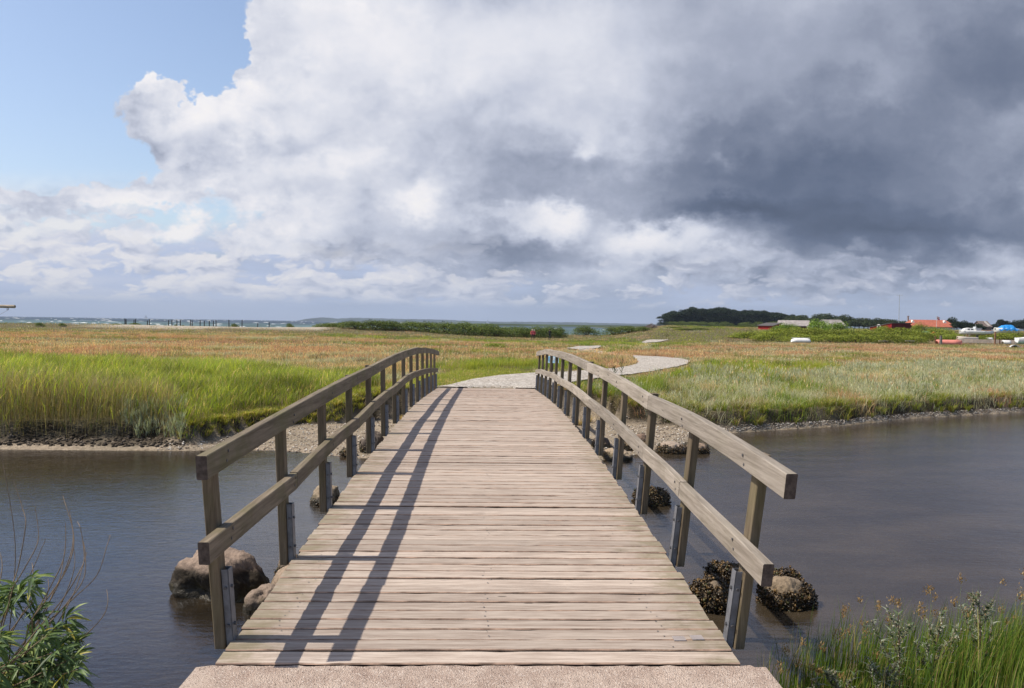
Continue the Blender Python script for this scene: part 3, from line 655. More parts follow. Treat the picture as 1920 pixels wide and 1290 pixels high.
for side in (-1, 1):
    for kind, tab, hgt, sp in (('handrail', TOP[side], .112, side * 1.2465), ('lower_rail', LOWR[side], .104, side * 1.2465)):
        ys_, zs_ = tab
        for i in range(len(ys_) - 1):
            y0, y1 = ys_[i], ys_[i + 1]; z0, z1 = zs_[i], zs_[i + 1]
            if i > 0: y0 += .004
            mb = MB(); rings = []; nseg = max(6, int((y1 - y0) / .3)); cc = .004
            jz = random.uniform(-.003, .003)
            for k in range(nseg + 1):
                s_ = k / nseg; yy = y0 + (y1 - y0) * s_; z = z0 + (z1 - z0) * s_ + jz + random.uniform(-.001, .001)
                sag = (min(.028, .004 * (y1 - y0) ** 2)) * math.sin(math.pi * s_) * (1 if i > 0 or kind == 'handrail' else .2); z += sag
                x = sp + tilt_x(side, yy, z - hgt / 2); hw = .0255 + random.uniform(-.0006, .0006); L_ = -side * lean(side, yy) * .11
                top = [(-hw + cc, 0), (hw - cc, 0), (hw, -cc), (hw, -hgt + cc), (hw - cc, -hgt), (-hw + cc, -hgt), (-hw, -hgt + cc), (-hw, -cc)]
                rings.append([(x + a_ + L_ * (-b_ / hgt - .5), yy, z + b_) for a_, b_ in top])
            mb.sweep(rings); tn = random.random()
            mi_ = [0] * len(mb.f); mi_[-1] = mi_[-2] = 1
            me = npmesh(kind, np.array(mb.v), mb.f, [M['rail_l' if side < 0 else 'rail_r'], M['endgrain_shade']], mi_, colors=np.full((len(mb.v), 3), tn))
            b = bmesh.new(); b.from_mesh(me); bmesh.ops.recalc_face_normals(b, faces=b.faces); b.to_mesh(me); b.free()
            o = obj(kind, me, bridge); o.location = bridge_off
    # posts with their galvanised brackets
    rb = MB()
    for k in range(14):
        yk = 3.74 + 1.155 * k
        for tab, hgt in ((TOP[side], .112), (LOWR[side], .104)):
            z = float(np.interp(yk, *tab)) - hgt * .45; x = side * 1.2465 + tilt_x(side, yk, z) - side * .026
            for dz_ in (-.022, .022): rb.tube([(x, yk + dz_ * .5, z + dz_), (x - side * .004, yk + dz_ * .5, z + dz_)], .0075, 8)
    o = rb.build('bolt_heads', M['bolt'], bridge); o.location = bridge_off; o['kind'] = 'stuff'
    for k in range(14):
        yk = 3.74 + 1.155 * k; dz_ = D(yk); sl = (D(yk + .2) - D(yk - .2)) / .4
        zt = float(np.interp(yk, *TOP[side])) - .012; zt += (min(.028, .004 * 25)) * .5 if k > 1 else 0
        xf = side * 1.2985; ang = side * lean(side, yk) / 0.9
        P = Vector((xf, yk, dz_ - .035)); up = Vector((ang, -sl, 1.0)); H = zt - P.z
        mb = MB(); rings = []
        for q in range(9):
            s_ = q / 8; c = P + up * (H * s_); hx, hy, cc = .0255, .046, .004
            rings.append([(c.x + a_, c.y + b_, c.z) for a_, b_ in ((-hx + cc, -hy), (hx - cc, -hy), (hx, -hy + cc), (hx, hy - cc), (hx - cc, hy), (-hx + cc, hy), (-hx, hy - cc), (-hx, -hy + cc))])
        mb.sweep(rings); V_ = np.array(mb.v) - np.array([xf, yk, dz_])
        me = npmesh('post', V_, mb.f, M['post'], colors=np.full((len(mb.v), 3), random.random()))
        b = bmesh.new(); b.from_mesh(me); bmesh.ops.recalc_face_normals(b, faces=b.faces); b.to_mesh(me); b.free()
        po = obj('post', me, bridge); po.location = Vector((xf, yk, dz_)) + bridge_off
        # bracket: a steel channel between the post and the deck edge
        bb = MB(); hb = .36; tw = .004; xi = -side * .0275
        for q0, q1 in ((-.031, -.027), (.027, .031)):
            bb.sweep([[(xi + up.x * z, q0 - sl * z, z), (xi - side * .034 + up.x * z, q0 - sl * z, z), (xi - side * .034 + up.x * z, q1 - sl * z, z), (xi + up.x * z, q1 - sl * z, z)] for z in (-.16, hb - (.0 if q0 < 0 else .0))])
        bb.sweep([[(xi - side * .030 + up.x * z, -.031 - sl * z, z), (xi - side * .034 + up.x * z, -.031 - sl * z, z), (xi - side * .034 + up.x * z, .031 - sl * z, z), (xi - side * .030 + up.x * z, .031 - sl * z, z)] for z in (-.16, hb)])
        for zb in (.08, .27):
            c = Vector((xi - side * .016 + up.x * zb, -.033 - sl * zb, zb)); bb.tube([c, c + Vector((0, -.010, 0))], .008, 6, m=1)
            c = Vector((xi - side * .034 + up.x * zb, -sl * zb, zb)); bb.tube([c, c + Vector((-side * .010, 0, 0))], .009, 6, m=1)
        bb.build('bracket', [M['steel'], M['bolt']], po)
# two small metal plates and the nail heads set in the planks
for xp, yp in ((1.0, 3.735), (1.095, 3.745)):
    mb = MB(); mb.box((xp, yp, D(yp) + .004), (.062, .052, .004), rz=random.uniform(-.06, .06)); o = mb.build('metal_plate', simple_mat('plate_metal', (.34, .30, .29), .4, .1, 20, .5), bridge); o.location = bridge_off
mb = MB()
yy = 3.68
while yy < 12:
    for x0 in (-1.05, 0.02, 0.92):
        for dy_ in (-.028, .028):
            xx = x0 + random.uniform(-.03, .03); r = random.uniform(.003, .0055); z = D(yy + dy_) + .0012
            mb.add([(xx + r * math.cos(a_), yy + dy_ + r * math.sin(a_), z) for a_ in np.linspace(0, 2 * math.pi, 7)[:-1]], [tuple(range(6))])
    yy += .1178
o = mb.build('nail_heads', M['bolt'], bridge, fix=False); o.location = bridge_off; o['kind'] = 'stuff'
# concrete bridge seat at the near end
mb = MB(); z1 = .992
edge = []
n = 60
for k in range(n + 1):
    x = -1.30 + 2.62 * k / n; edge.append((x, 3.476 + random.uniform(-.006, .004) - (.05 if k in (0, n) else 0), z1 + random.uniform(-.003, .002)))
rows = [edge]
for yy in (3.46, 3.40, 3.2, 2.8, 2.0, .5, -2.5):
    rows.append([(-1.325 if k == 0 else 1.345 if k == n else edge[k][0], yy, z1 + random.uniform(-.0015, .0015)) for k in range(n + 1)])
V = [p_ for r in rows for p_ in r]; nn = n + 1
F = [(i * nn + k, i * nn + k + 1, (i + 1) * nn + k + 1, (i + 1) * nn + k) for i in range(len(rows) - 1) for k in range(n)]
b0 = len(V); per = [k for k in range(nn)] + [i * nn + n for i in range(1, len(rows))] + [(len(rows) - 1) * nn + k for k in range(n - 1, -1, -1)] + [i * nn for i in range(len(rows) - 2, 0, -1)]
V += [(V[i][0], V[i][1], -.7) for i in per]; L = len(per)
F += [(per[i], per[(i + 1) % L], b0 + (i + 1) % L, b0 + i) for i in range(L)]
me = npmesh('concrete_abutment', V, F, M['concrete']); b = bmesh.new(); b.from_mesh(me); bmesh.ops.recalc_face_normals(b, faces=b.faces); b.to_mesh(me); b.free()
tag(obj('concrete_abutment', me), 'rough pink concrete slab at the near end of the footbridge', 'abutment')
# ------------------------------------------------------------------ meadow, reeds, tussocks (what nobody could count)
def scatter(y0, y1, dens, xpad=3.0, half=0.70):
    """random ground points in the wedge the photograph sees, widened at both sides"""
    n = int(dens * (half * (y1 ** 2 - y0 ** 2) + 2 * xpad * (y1 - y0)))
    yy = np.sqrt(rng.random(n) * (y1 ** 2 - y0 ** 2) + y0 ** 2)
    hw = half * yy + xpad
    xx = (rng.random(n) * 2 - 1) * hw + 0.03 * yy
    return xx, yy
def ok_land(x, y):
    g = (y > Bs(x) + 0.02) & (coast(x) - y > 2) & ~in_path(x, y)
    g &= ~((np.abs(x) < 1.42) & (y < 19.4))
    g &= ~((np.abs(x) < 2.1) & (y < 18.4))
    # worn ground where the path leaves the bridge
    return g
def P3(x, y): return np.stack([x, y, T(x, y) - 0.01], 1)
RUST, STRAW, TAN = (.55, .30, .195), (.66, .50, .29), (.46, .34, .20)
OLIVE, GREEN, BRIGHT, SILVER = (.25, .24, .085), (.17, .25, .035), (.33, .36, .045), (.50, .50, .36)
DKGREEN, BROWN = (.05, .085, .022), (.16, .115, .06)
RE = [(-900, 700), (300, 712), (520, 722), (690, 742), (720, 757), (640, 762), (560, 770), (470, 780), (400, 792), (345, 808), (322, 840), (-900, 860)]
RE_W = poly_world(RE, .40)
TURF_W = poly_world([(322, 850), (345, 800), (400, 786), (470, 776), (560, 766), (640, 758), (720, 750), (830, 728), (900, 708), (1010, 700), (1010, 735), (640, 800), (560, 810), (433, 825), (365, 850)], .42)
GRN1_W = poly_world([(780, 694), (830, 683), (900, 679), (1020, 677), (1090, 682), (1150, 690), (1060, 700), (900, 703), (800, 703)], .7)   # bright green band behind the bridge
GRN2_W = poly_world([(1220, 705), (1300, 690), (1330, 683), (1420, 681), (1560, 688), (1580, 698), (1500, 706), (1370, 708), (1290, 716), (1230, 720)], .55)
GRN3_W = poly_world([(1060, 715), (1150, 706), (1230, 716), (1260, 740), (1200, 760), (1120, 765), (1060, 750)], .5)
GRN4_W = poly_world([(600, 627), (800, 630), (1010, 636), (1180, 634), (1215, 642), (1130, 652), (1040, 645), (800, 637), (600, 633)], .5)
GRN5_W = poly_world([(1250, 629), (1400, 632), (1420, 637), (1330, 643), (1240, 648), (1130, 668), (1140, 655)], .5)
SIL_W = poly_world([(1190, 735), (1240, 722), (1300, 712), (1420, 707), (1540, 702), (1620, 690), (1760, 684), (2300, 690), (2300, 770), (1920, 757), (1700, 765), (1560, 780), (1400, 790), (1290, 792), (1200, 780)], .5)
def veg_colour(x, y):
    """species colour and height by patch"""
    n = len(x); px, py = project(np.stack([x, y, np.full(n, .5)], 1))
    p1 = fbm(x * .16 + 3, y * .35 + 1, 4); p2 = fbm(x * .11 + 31, y * .26 + 11, 4); p3 = fbm(x * .5 + 7, y * .9 + 21, 3); p4 = fbm(x * 1.4 + 3, y * 2.2 + 2, 2)
    w = np.zeros((n, 9))      # RUST STRAW TAN OLIVE GREEN BRIGHT SILVER DKGREEN BROWN
    w[:, 0] = 2.6 * sst(.47, .58, p1) + .05; w[:, 1] = .35 + 1.3 * sst(.5, .60, p3); w[:, 2] = .6
    w[:, 3] = .40 + 2.0 * sst(.5, .60, p2); w[:, 4] = .08 + 2.6 * sst(.54, .62, p2) * sst(.45, .55, p3); w[:, 5] = 1.4 * sst(.60, .66, p2); w[:, 6] = .10 + 2.6 * sst(.56, .63, 1 - p1) * sst(.4, .55, p3) ; w[:, 8] = .15
    h = (.13 + .16 * p3 + .22 * (p4 - .42) * (p3 > .45)) * (1 + .35 * sst(50, 90, y)); h = np.maximum(h, .07)
    rel = py - (592.8 + .0149 * px)
    far = sst(34, 22, rel)
    w[:, 3] += 1.2 * far; w[:, 0] *= 1 - .6 * far; w[:, 2] += .6 * far
    redband = np.exp(-((rel - 44) / 12) ** 2); w[:, 0] += 1.0 * redband * sst(.40, .5, p1)
    def reg(P_, row, hh=None):
        m_ = inpoly(x + 1.2 * (p3 - .5), y + 2.4 * (p1 - .5) * np.minimum(y / 25, 3), P_)
        w[m_] = row
        if hh is not None: h[m_] = hh[m_] if hasattr(hh, '__len__') else hh
        return m_
    reg(SIL_W, (.22, .55, .35, .40, .30, .08, 2.1, .12, .15), .24 + .16 * p3)
    sm = inpoly(x, y, SIL_W); sg = sm & (fbm(x * .8 + 50, y * 1.1 + 4, 3) > .57); w[sg] = (.05, .3, .2, .8, 1.6, .9, .3, .3, .1)
    reg(GRN1_W, (.02, .1, .1, .5, 1.6, 1.4, .05, .3, .05), .30 + .1 * p3)
    reg(GRN2_W, (.03, .2, .1, .5, 1.2, 1.8, .1, .3, .05), .28 + .22 * p3)
    reg(GRN3_W, (.02, .1, .1, .9, 1.8, .8, .8, .5, .05), .30 + .25 * p3)
    reg(GRN4_W, (.1, .3, .2, 1.2, 1.3, .8, .2, .3, .1), .40)
    reg(GRN5_W, (.2, .4, .2, 1.0, 1.0, .8, .3, .2, .1), .34)
    tm = reg(TURF_W, (.02, .25, .12, 1.0, 1.0, 1.5, .05, .08, .08), .10 + .07 * p3)
    edge = np.abs(px - 1180) * 0 + 0
    # trodden short grass beside the path
    dpth = np.minimum(np.abs(x - np.interp(y, [19, 24, 30, 36], [0, 1.2, 5, 9])), 5)
    h *= np.where((y < 34), .45 + .55 * sst(1.2, 3.5, dpth), 1)
    # nothing tall stands in front of the path
    for dl in (1.0, 2.0, 3.2, 4.6, 6.5):
        q = 1 + dl / y; m_ = in_path(x * q, y * q); h = np.where(m_, np.minimum(h, .035 + .022 * dl), h)
    return w, h
TAB = [RUST, STRAW, TAN, OLIVE, GREEN, BRIGHT, SILVER, DKGREEN, BROWN]
parts = []
for y0, y1, dens, wd, hk in ((14.5, 24, 340, .010, 1.0), (24, 36, 190, .013, 1.0), (36, 60, 95, .018, .95), (60, 100, 32, .030, .8), (100, 170, 9, .055, .65)):
    x, y = scatter(y0, y1, dens); g = ok_land(x, y) & ~inpoly(x, y, RE_W)
    s_ = (coast(x) - y < 15) & (x > -66) & (x < -30) & (y > 60); g &= ~(s_ & (rng.random(len(x)) < .93))
    x, y = x[g], y[g]; w, h = veg_colour(x, y); c = cmix2(TAB, w, x, y); n = len(x)
    c = c * (0.72 + .56 * rng.random((n, 1))); H = h * (0.55 + .85 * rng.random(n)) * hk
    W_ = wd * (.6 + .8 * rng.random(n)); b_ = rng.gamma(2.2, .30, n)
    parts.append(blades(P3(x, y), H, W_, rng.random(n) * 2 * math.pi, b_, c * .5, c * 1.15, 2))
V, F, C = merge(parts)
tag(obj('meadow_grass', npmesh('meadow_grass', V, F, M['grass'], colors=C)), 'rust, straw and green meadow grass covering the marsh beyond the stream', 'grass', kind='stuff')
# flower heads and seed heads standing above the meadow
x, y = scatter(20, 60, 3.5); g = ok_land(x, y) & ~inpoly(x, y, RE_W) & ~inpoly(x, y, TURF_W) & (fbm(x * .3, y * .5) > .42); x, y = x[g], y[g]; n = len(x)
w, h = veg_colour(x, y); c = cmix([RUST, STRAW, TAN, BROWN, SILVER], np.tile([1, 1.3, .8, .7, .7], (n, 1)))
V, F, C = merge([blades(P3(x, y), h * 1.25 + .12 * rng.random(n), .003 + .0004 * y, rng.random(n) * 6.28, .15, c * .5, c, 2), blades(P3(x, y) + np.stack([x * 0, x * 0, h * 1.1], 1), .10, .008 + .0006 * y, rng.random(n) * 6.28, .3, c, c * 1.15, 2)])
tag(obj('seed_heads', npmesh('seed_heads', V, F, M['grass'], colors=C)), 'dry seed heads standing thinly over the meadow', 'seed heads', kind='stuff')
# short turf on the bank
x, y = scatter(15, 27, 900, 0); g = ok_land(x, y) & inpoly(x, y, TURF_W); x, y = x[g], y[g]; n = len(x)
w, h = veg_colour(x, y); c = cmix([BRIGHT, OLIVE, GREEN, STRAW], np.tile([1.6, .8, .7, .3], (n, 1))) * (.7 + .6 * rng.random((n, 1)))
V, F, C = blades(P3(x, y), h * (.6 + .8 * rng.random(n)), .010, rng.random(n) * 6.28, .5, c * .6, c * 1.1, 2)
tag(obj('bank_turf', npmesh('bank_turf', V, F, M['grass'], colors=C)), 'short yellow green turf on the far bank left of the footbridge', 'turf', kind='stuff')
# reeds: stiff stems with leaning leaves
x, y = scatter(14, 40, 820, 6); g = inpoly(x, y, RE_W) & (y > Bs(x) + .03); x, y = x[g], y[g]; n = len(x)
px_, py_ = project(P3(x, y)); front = sst(3.5, .5, y - Bs(x))
hh = np.interp(px_, [-200, 60, 200, 300, 380, 480, 690], [1.22, 1.22, 1.12, .95, .72, .66, .50]); hb = np.interp(px_, [0, 300, 690], [.98, .82, .62]); hh = hh * front + hb * (1 - front)
hh *= .74 + .5 * fbm(x * .8, y * .8, 3); hh *= np.where(px_ > 330, .45 + .55 * sst(0, 2.2, y - Bs(x)), 1)
hh *= .8 + .3 * rng.random(n); k = rng.random(n)
st = k < .16 + .22 * front
cs = cmix([(.24, .20, .12), (.17, .15, .075), (.30, .27, .16)], np.tile([1, 1, .6], (st.sum(), 1)))
lv = cmix([BRIGHT, (.29, .36, .05), GREEN, (.20, .23, .07), STRAW], np.tile([1.0, .9, 1.3, 1.1, .25], (n, 1))) * (.75 + .5 * rng.random((n, 1))) * (.25 + 1.25 * fbm(x * 1.0 + 3, y * 1.3, 3))[:, None]
tall = (px_ < 330); lv = np.where((tall & (front > .5) & (rng.random(n) < .55))[:, None], np.array([.25, .21, .11]) * (.7 + .5 * rng.random((n, 1))), lv)
b = P3(x, y); lf = ~st
hs = .72 * rng.random(n) ** .9      # leaves start up the stem
b2 = b.copy(); b2[:, 2] += hs * hh
V, F, C = merge([blades(b[st], hh[st] * 1.04, .008 + 0 * hh[st], rng.random(st.sum()) * 6.28, .10, cs, cs * 1.2, 2),
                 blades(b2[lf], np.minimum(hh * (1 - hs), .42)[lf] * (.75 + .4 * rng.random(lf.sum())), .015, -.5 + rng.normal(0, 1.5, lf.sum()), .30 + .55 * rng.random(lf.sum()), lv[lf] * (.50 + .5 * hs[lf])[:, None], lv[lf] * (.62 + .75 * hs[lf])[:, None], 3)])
tag(obj('reed_bed', npmesh('reed_bed', V, F, M['grass'], colors=C)), 'dense yellow green reeds with brown stems along the far bank on the left', 'reeds', kind='stuff')
# grey-leaved wormwood at the foot of the reeds and on the right bank: fine upright sprays
def sprays(x, y, h, tab, wt, name, label, cat, k=16, wd=.012):
    n = len(x); B_ = np.repeat(P3(x, y), k, 0); m_ = n * k; a = rng.random(m_) * 6.28; tt = rng.random(m_) ** .7
    hh = np.repeat(h, k); off = np.stack([np.cos(a), np.sin(a)], 1) * (.32 * hh * rng.random(m_) * tt)[:, None]
    B_[:, :2] += off; B_[:, 2] += hh * tt * .8
    c = cmix(tab, np.tile(wt, (m_, 1))) * (.75 + .5 * rng.random((m_, 1)))
    V, F, C = blades(B_, hh * (.22 + .15 * rng.random(m_)), wd * (.7 + .6 * rng.random(m_)), a, .35, c * .8, c * 1.12, 2)
    return tag(obj(name, npmesh(name, V, F, M['grass'], colors=C)), label, cat, kind='stuff')
x, y = scatter(16, 42, 9, 5); cl = fbm(x * .55 + 4, y * .7 + 8, 3); g = inpoly(x, y, SIL_W) & (y > Bs(x) + .7) & (cl > .44); x, y, cl = x[g], y[g], cl[g]
sprays(x, y, .18 + .30 * (cl - .4) / .3 + .08 * rng.random(len(x)), [SILVER, (.38, .40, .31), (.24, .27, .17), TAN], [2, 1.2, 1, .3], 'wormwood_bank', 'silvery wormwood covering the far bank on the right', 'wormwood', 22, .020)
x, y = scatter(14.5, 20, 70, 0); px_, py_ = project(P3(x, y)); g = (y > Bs(x)) & (y < Bs(x) + 1.7) & (px_ > 225) & (px_ < 345) & (fbm(x * 2, y * 2) > .33); x, y = x[g], y[g]
sprays(x, y, .30 + .22 * rng.random(len(x)), [(.27, .31, .25), (.36, .39, .33), (.17, .20, .14)], [2, 1, 1], 'wormwood_clump', 'grey green wormwood at the water end of the reeds on the left bank', 'wormwood', 26, .016)
# sedge tussocks overhanging the bank edge
def tussocks(cx, cy, H, per, tab, wt, wd, name, label, cat, bend=.75, kz=0.0):
    n = len(cx); m_ = n * per; a = rng.random(m_) * 6.28; r = np.repeat(H, per) * .22 * np.sqrt(rng.random(m_))
    b = P3(np.repeat(cx, per), np.repeat(cy, per)); b[:, 0] += np.cos(a) * r; b[:, 1] += np.sin(a) * r; b[:, 2] -= .02
    q = rng.random(m_); c = cmix(tab, np.tile(wt, (m_, 1))) * (.7 + .6 * rng.random((m_, 1)))
    H_ = np.repeat(H, per) * (.65 + .5 * rng.random(m_))
    V, F, C = blades(b, H_, wd * (.7 + .6 * rng.random(m_)), a + rng.normal(0, .3, m_), bend * (.3 + q), c * .55, c * 1.15, 3, droop=.28)
    return tag(obj(name, npmesh(name, V, F, M['grass'], colors=C)), label, cat, kind='stuff')
def along_bank(x0, x1, dens, w0, w1):
    n = int(dens * (x1 - x0)); x = x0 + (x1 - x0) * rng.random(n); return x, Bs(x) + w0 + (w1 - w0) * rng.random(n) ** 1.3
x, y = along_bank(2.2, 26, 13, .02, 1.1); cl = fbm(x * 1.2, x * 0 + 2, 3)
tussocks(x, y, .20 + .30 * cl * (1 - .4 * rng.random(len(x))), 46, [BRIGHT, GREEN, OLIVE, STRAW, (.22, .13, .04)], [1.1, 1.1, 1.0, .35, .5], .012, 'sedge_fringe', 'green sedge tussocks overhanging the far bank on the right', 'sedge')
x, y = along_bank(-7.6, -2.1, 30, .02, .55); g = (project(P3(x, y))[0] > 335); x, y = x[g], y[g]
tussocks(x, y, .15 + .12 * rng.random(len(x)), 46, [BRIGHT, OLIVE, STRAW, (.22, .14, .04)], [1.7, .9, .35, .4], .010, 'turf_fringe', 'yellow green grass hanging over the bank edge left of the footbridge', 'grass')
x = np.array([1.55, 1.9, 2.3, 1.7, 2.6, -1.7, -2.1, 1.62, 2.0, -1.62]); y = np.array([18.9, 18.6, 18.4, 19.4, 18.9, 19.1, 18.8, 20.2, 19.9, 20.1])
tussocks(x, y, .28 + .1 * rng.random(len(x)), 120, [STRAW, TAN, (.34, .25, .10), OLIVE], [1, 1, 1, .6], .009, 'dry_tufts', 'straw coloured grass tufts beside the far end of the footbridge', 'grass tufts')
x, y = along_bank(-30, -5.2, 24, -.05, .25)
# broken reed litter and dark stones on the beach under the reeds
x = -22 + 18.5 * rng.random(2600); f = rng.random(2600); y = Fs(x) + .18 + (Bs(x) + .1 - Fs(x) - .18) * f; g = project(P3(x, y))[0] < 345; x, y = x[g], y[g]
def pebbles(x, y, r0, r1, tab, name, label, sink=.3, flat=.6):
    n = len(x); r = r0 + (r1 - r0) * rng.random(n) ** 2; ph = rng.random(n) * 6.28
    t_ = np.array([(1, 0, 0), (.3, .95, 0), (-.8, .6, 0), (-.8, -.6, 0), (.3, -.95, 0), (.1, 0, 1.0), (0.05, 0, -.8)])
    F_ = np.array([(0, 1, 5), (1, 2, 5), (2, 3, 5), (3, 4, 5), (4, 0, 5), (1, 0, 6), (2, 1, 6), (3, 2, 6), (4, 3, 6), (0, 4, 6)])
    c, s = np.cos(ph)[:, None], np.sin(ph)[:, None]; j = .75 + .5 * rng.random((n, 7, 3)); q = t_[None] * j
    X_ = (q[..., 0] * c - q[..., 1] * s) * r[:, None]; Y_ = (q[..., 0] * s + q[..., 1] * c) * r[:, None] * .8; Z_ = q[..., 2] * r[:, None] * flat
    z0 = T(x, y) + r * flat * (1 - sink) * .5
    V = np.stack([X_ + x[:, None], Y_ + y[:, None], Z_ + z0[:, None]], -1).reshape(-1, 3)
    F = (F_[None] + (np.arange(n) * 7)[:, None, None]).reshape(-1, 3); C = np.repeat(np.array(tab)[rng.integers(0, len(tab), n)] * (.7 + .6 * rng.random((n, 1))), 7, 0)
    return tag(obj(name, npmesh(name, V, F, M['pebble'], colors=C, smooth=True)), label, 'pebbles', kind='stuff')
m, t = mat('pebble_stone'); a = t.n.new('ShaderNodeAttribute'); a.attribute_name = 'tint'; out(t, princ(t, a.outputs['Color'], .85, .2)); M['pebble'] = m
pebbles(x, y, .02, .06, [(.05, .04, .03), (.09, .07, .05), (.03, .025, .02), (.16, .13, .10)], 'dark_pebbles', 'dark stones and broken stems strewn below the reeds')
x = -9 + 34 * rng.random(22000); f = rng.random(22000); y = Fs(x) + .02 + (Bs(x) - Fs(x)) * f; g = (x > -6.5) & (rng.random(len(x)) < np.where(np.abs(x) < 5.5, 1.0, .3)); x, y = x[g], y[g]
pebbles(x, y, .010, .032, [(.42, .36, .29), (.55, .48, .41), (.28, .22, .17), (.17, .13, .10), (.66, .62, .56)], 'beach_pebbles', 'pale pebbles on the gravel beach below the far bank')
# ------------------------------------------------------------------ near bank on the right: sedge, rushes with brown heads, mugwort
GR = [(.075, .135, .016), (.14, .19, .026), (.042, .078, .012), (.28, .235, .09)]
def near_pts(n, x0, x1, y0, y1, cond=None):
    x = x0 + (x1 - x0) * rng.random(n); y = y0 + (y1 - y0) * rng.random(n); g = (y < Ns(x) + .10) & (x > 1.36)
    return x[g], y[g]
x, y = near_pts(15000, 1.36, 7.5, 2.9, 6.8)
n = len(x); c = cmix(GR, np.tile([1.5, 1.0, 1.1, .45], (n, 1))) * (.7 + .6 * rng.random((n, 1)))
hh = np.interp(x, [1.4, 1.8, 2.3, 4, 7], [.24, .42, .50, .54, .50]) * (.55 + .6 * rng.random(n)) * (.8 + .4 * fbm(x * 2, y * 2, 2))
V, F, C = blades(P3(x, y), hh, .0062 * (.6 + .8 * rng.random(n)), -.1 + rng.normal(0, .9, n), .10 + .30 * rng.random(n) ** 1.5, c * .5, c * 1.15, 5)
tag(obj('rush_clump', npmesh('rush_clump', V, F, M['grass'], colors=C)), 'tall green rushes on the near bank right of the footbridge', 'rushes', kind='stuff')
# brown rush heads
mbv, mbf, mbc = [], [], []
x, y = near_pts(150, 1.5, 5.2, 4.2, 6.2); V_, F_, C_ = [], [], []
hs_parts = []
n = len(x); hh = (.34 + .32 * rng.random(n)) * np.interp(x, [1.4, 2.2, 8], [.8, 1.1, 1.15]); az_ = rng.normal(0, 1.2, n); bd = .15 + .2 * rng.random(n); b = P3(x, y)
cst_ = np.tile([[.15, .20, .05]], (n, 1)); hs_parts.append(blades(b, hh, .0045, az_, bd, cst_ * .7, cst_, 5))
tip = b + np.stack([np.cos(az_) * bd * hh * .93, np.sin(az_) * bd * hh * .93, hh * (.96 - .25 * bd)], 1)
k = 26; tp = np.repeat(tip, k, 0) + rng.normal(0, 1, (n * k, 3)) * np.array([.011, .011, .016]); cc = cmix([(.22, .14, .06), (.31, .22, .11), (.14, .085, .04)], np.ones((n * k, 3)))
hs_parts.append(blades(tp, .012 + .012 * rng.random(n * k), .008, rng.random(n * k) * 6.28, .9, cc, cc * 1.2, 2))
V, F, C = merge(hs_parts); tag(obj('rush_flowers', npmesh('rush_flowers', V, F, M['grass'], colors=C)), 'brown flower clusters among the near rushes', 'rush flowers', kind='stuff')
def stalk_plant(x, y, h, name, label, cat, leafc, stemc, tilt=(0, 0), nl=70, ll=.055, fuzzy=0, branch=7, spread=.16, group=None):
    """an upright leafy stalk: stem (with side shoots) and leaves as its parts"""
    z = float(T(x, y)); r = random.Random(int(x * 977 + y * 331)); root = tag(empty(name, (x, y, z)), label, cat, group)
    st_ = MB(); pts = [Vector((tilt[0] * (k / 6) ** 1.4, tilt[1] * (k / 6) ** 1.4, h * k / 6)) for k in range(7)]
    st_.tube(pts, [.0042 * (1 - .6 * k / 6) for k in range(7)], 6)
    lp, ld = [], []
    def along(ps, n, s0):
        for _ in range(n):
            f = r.uniform(s0, 1) * (len(ps) - 1); i = min(int(f), len(ps) - 2); q = ps[i].lerp(ps[i + 1], f - i); lp.append(q)
    along(pts, nl, .12)
    for k in range(branch):
        f = .25 + .7 * k / branch; i = int(f * 6); p0 = pts[i].lerp(pts[min(i + 1, 6)], f * 6 - i); a = r.uniform(0, 6.28); L_ = spread * r.uniform(.6, 1.2) * (1.25 - f)
        ps = [p0 + Vector((math.cos(a) * L_ * s, math.sin(a) * L_ * s, L_ * (.5 * s + 1.0 * s * s))) for s in (0, .33, .66, 1)]
        st_.tube(ps, [.0025, .002, .0016, .001], 5); along(ps, int(nl * .42), .15)
    st_.build('stem', simple_mat('stalk_' + name, stemc, .8, .3, 20), root)
    n = len(lp); B_ = np.array([list(q) for q in lp]); up = B_[:, 2] / h
    c = cmix(leafc, np.ones((n, len(leafc)))) * (.75 + .5 * rng.random((n, 1)))
    ps = [blades(B_, ll * (1.1 - .5 * up) * (.6 + .7 * rng.random(n)), ll * .30, rng.random(n) * 6.28, .9 + .8 * rng.random(n), c * .85, c * 1.1, 3)]
    if fuzzy:
        top = B_[up > .55]; q = np.repeat(top, fuzzy, 0) + rng.normal(0, .007, (len(top) * fuzzy, 3)); c2 = cmix([(.52, .50, .42), (.38, .40, .32), (.45, .38, .28)], np.ones((len(q), 3)))
        ps.append(blades(q, .012, .007, rng.random(len(q)) * 6.28, .7, c2, c2, 1))
    V, F, C = merge(ps); obj('leaves', npmesh('leaves', V, F, M['leaf'], colors=C), root); return root
GRP = 'grey leaved mugwort stalks among the near rushes'
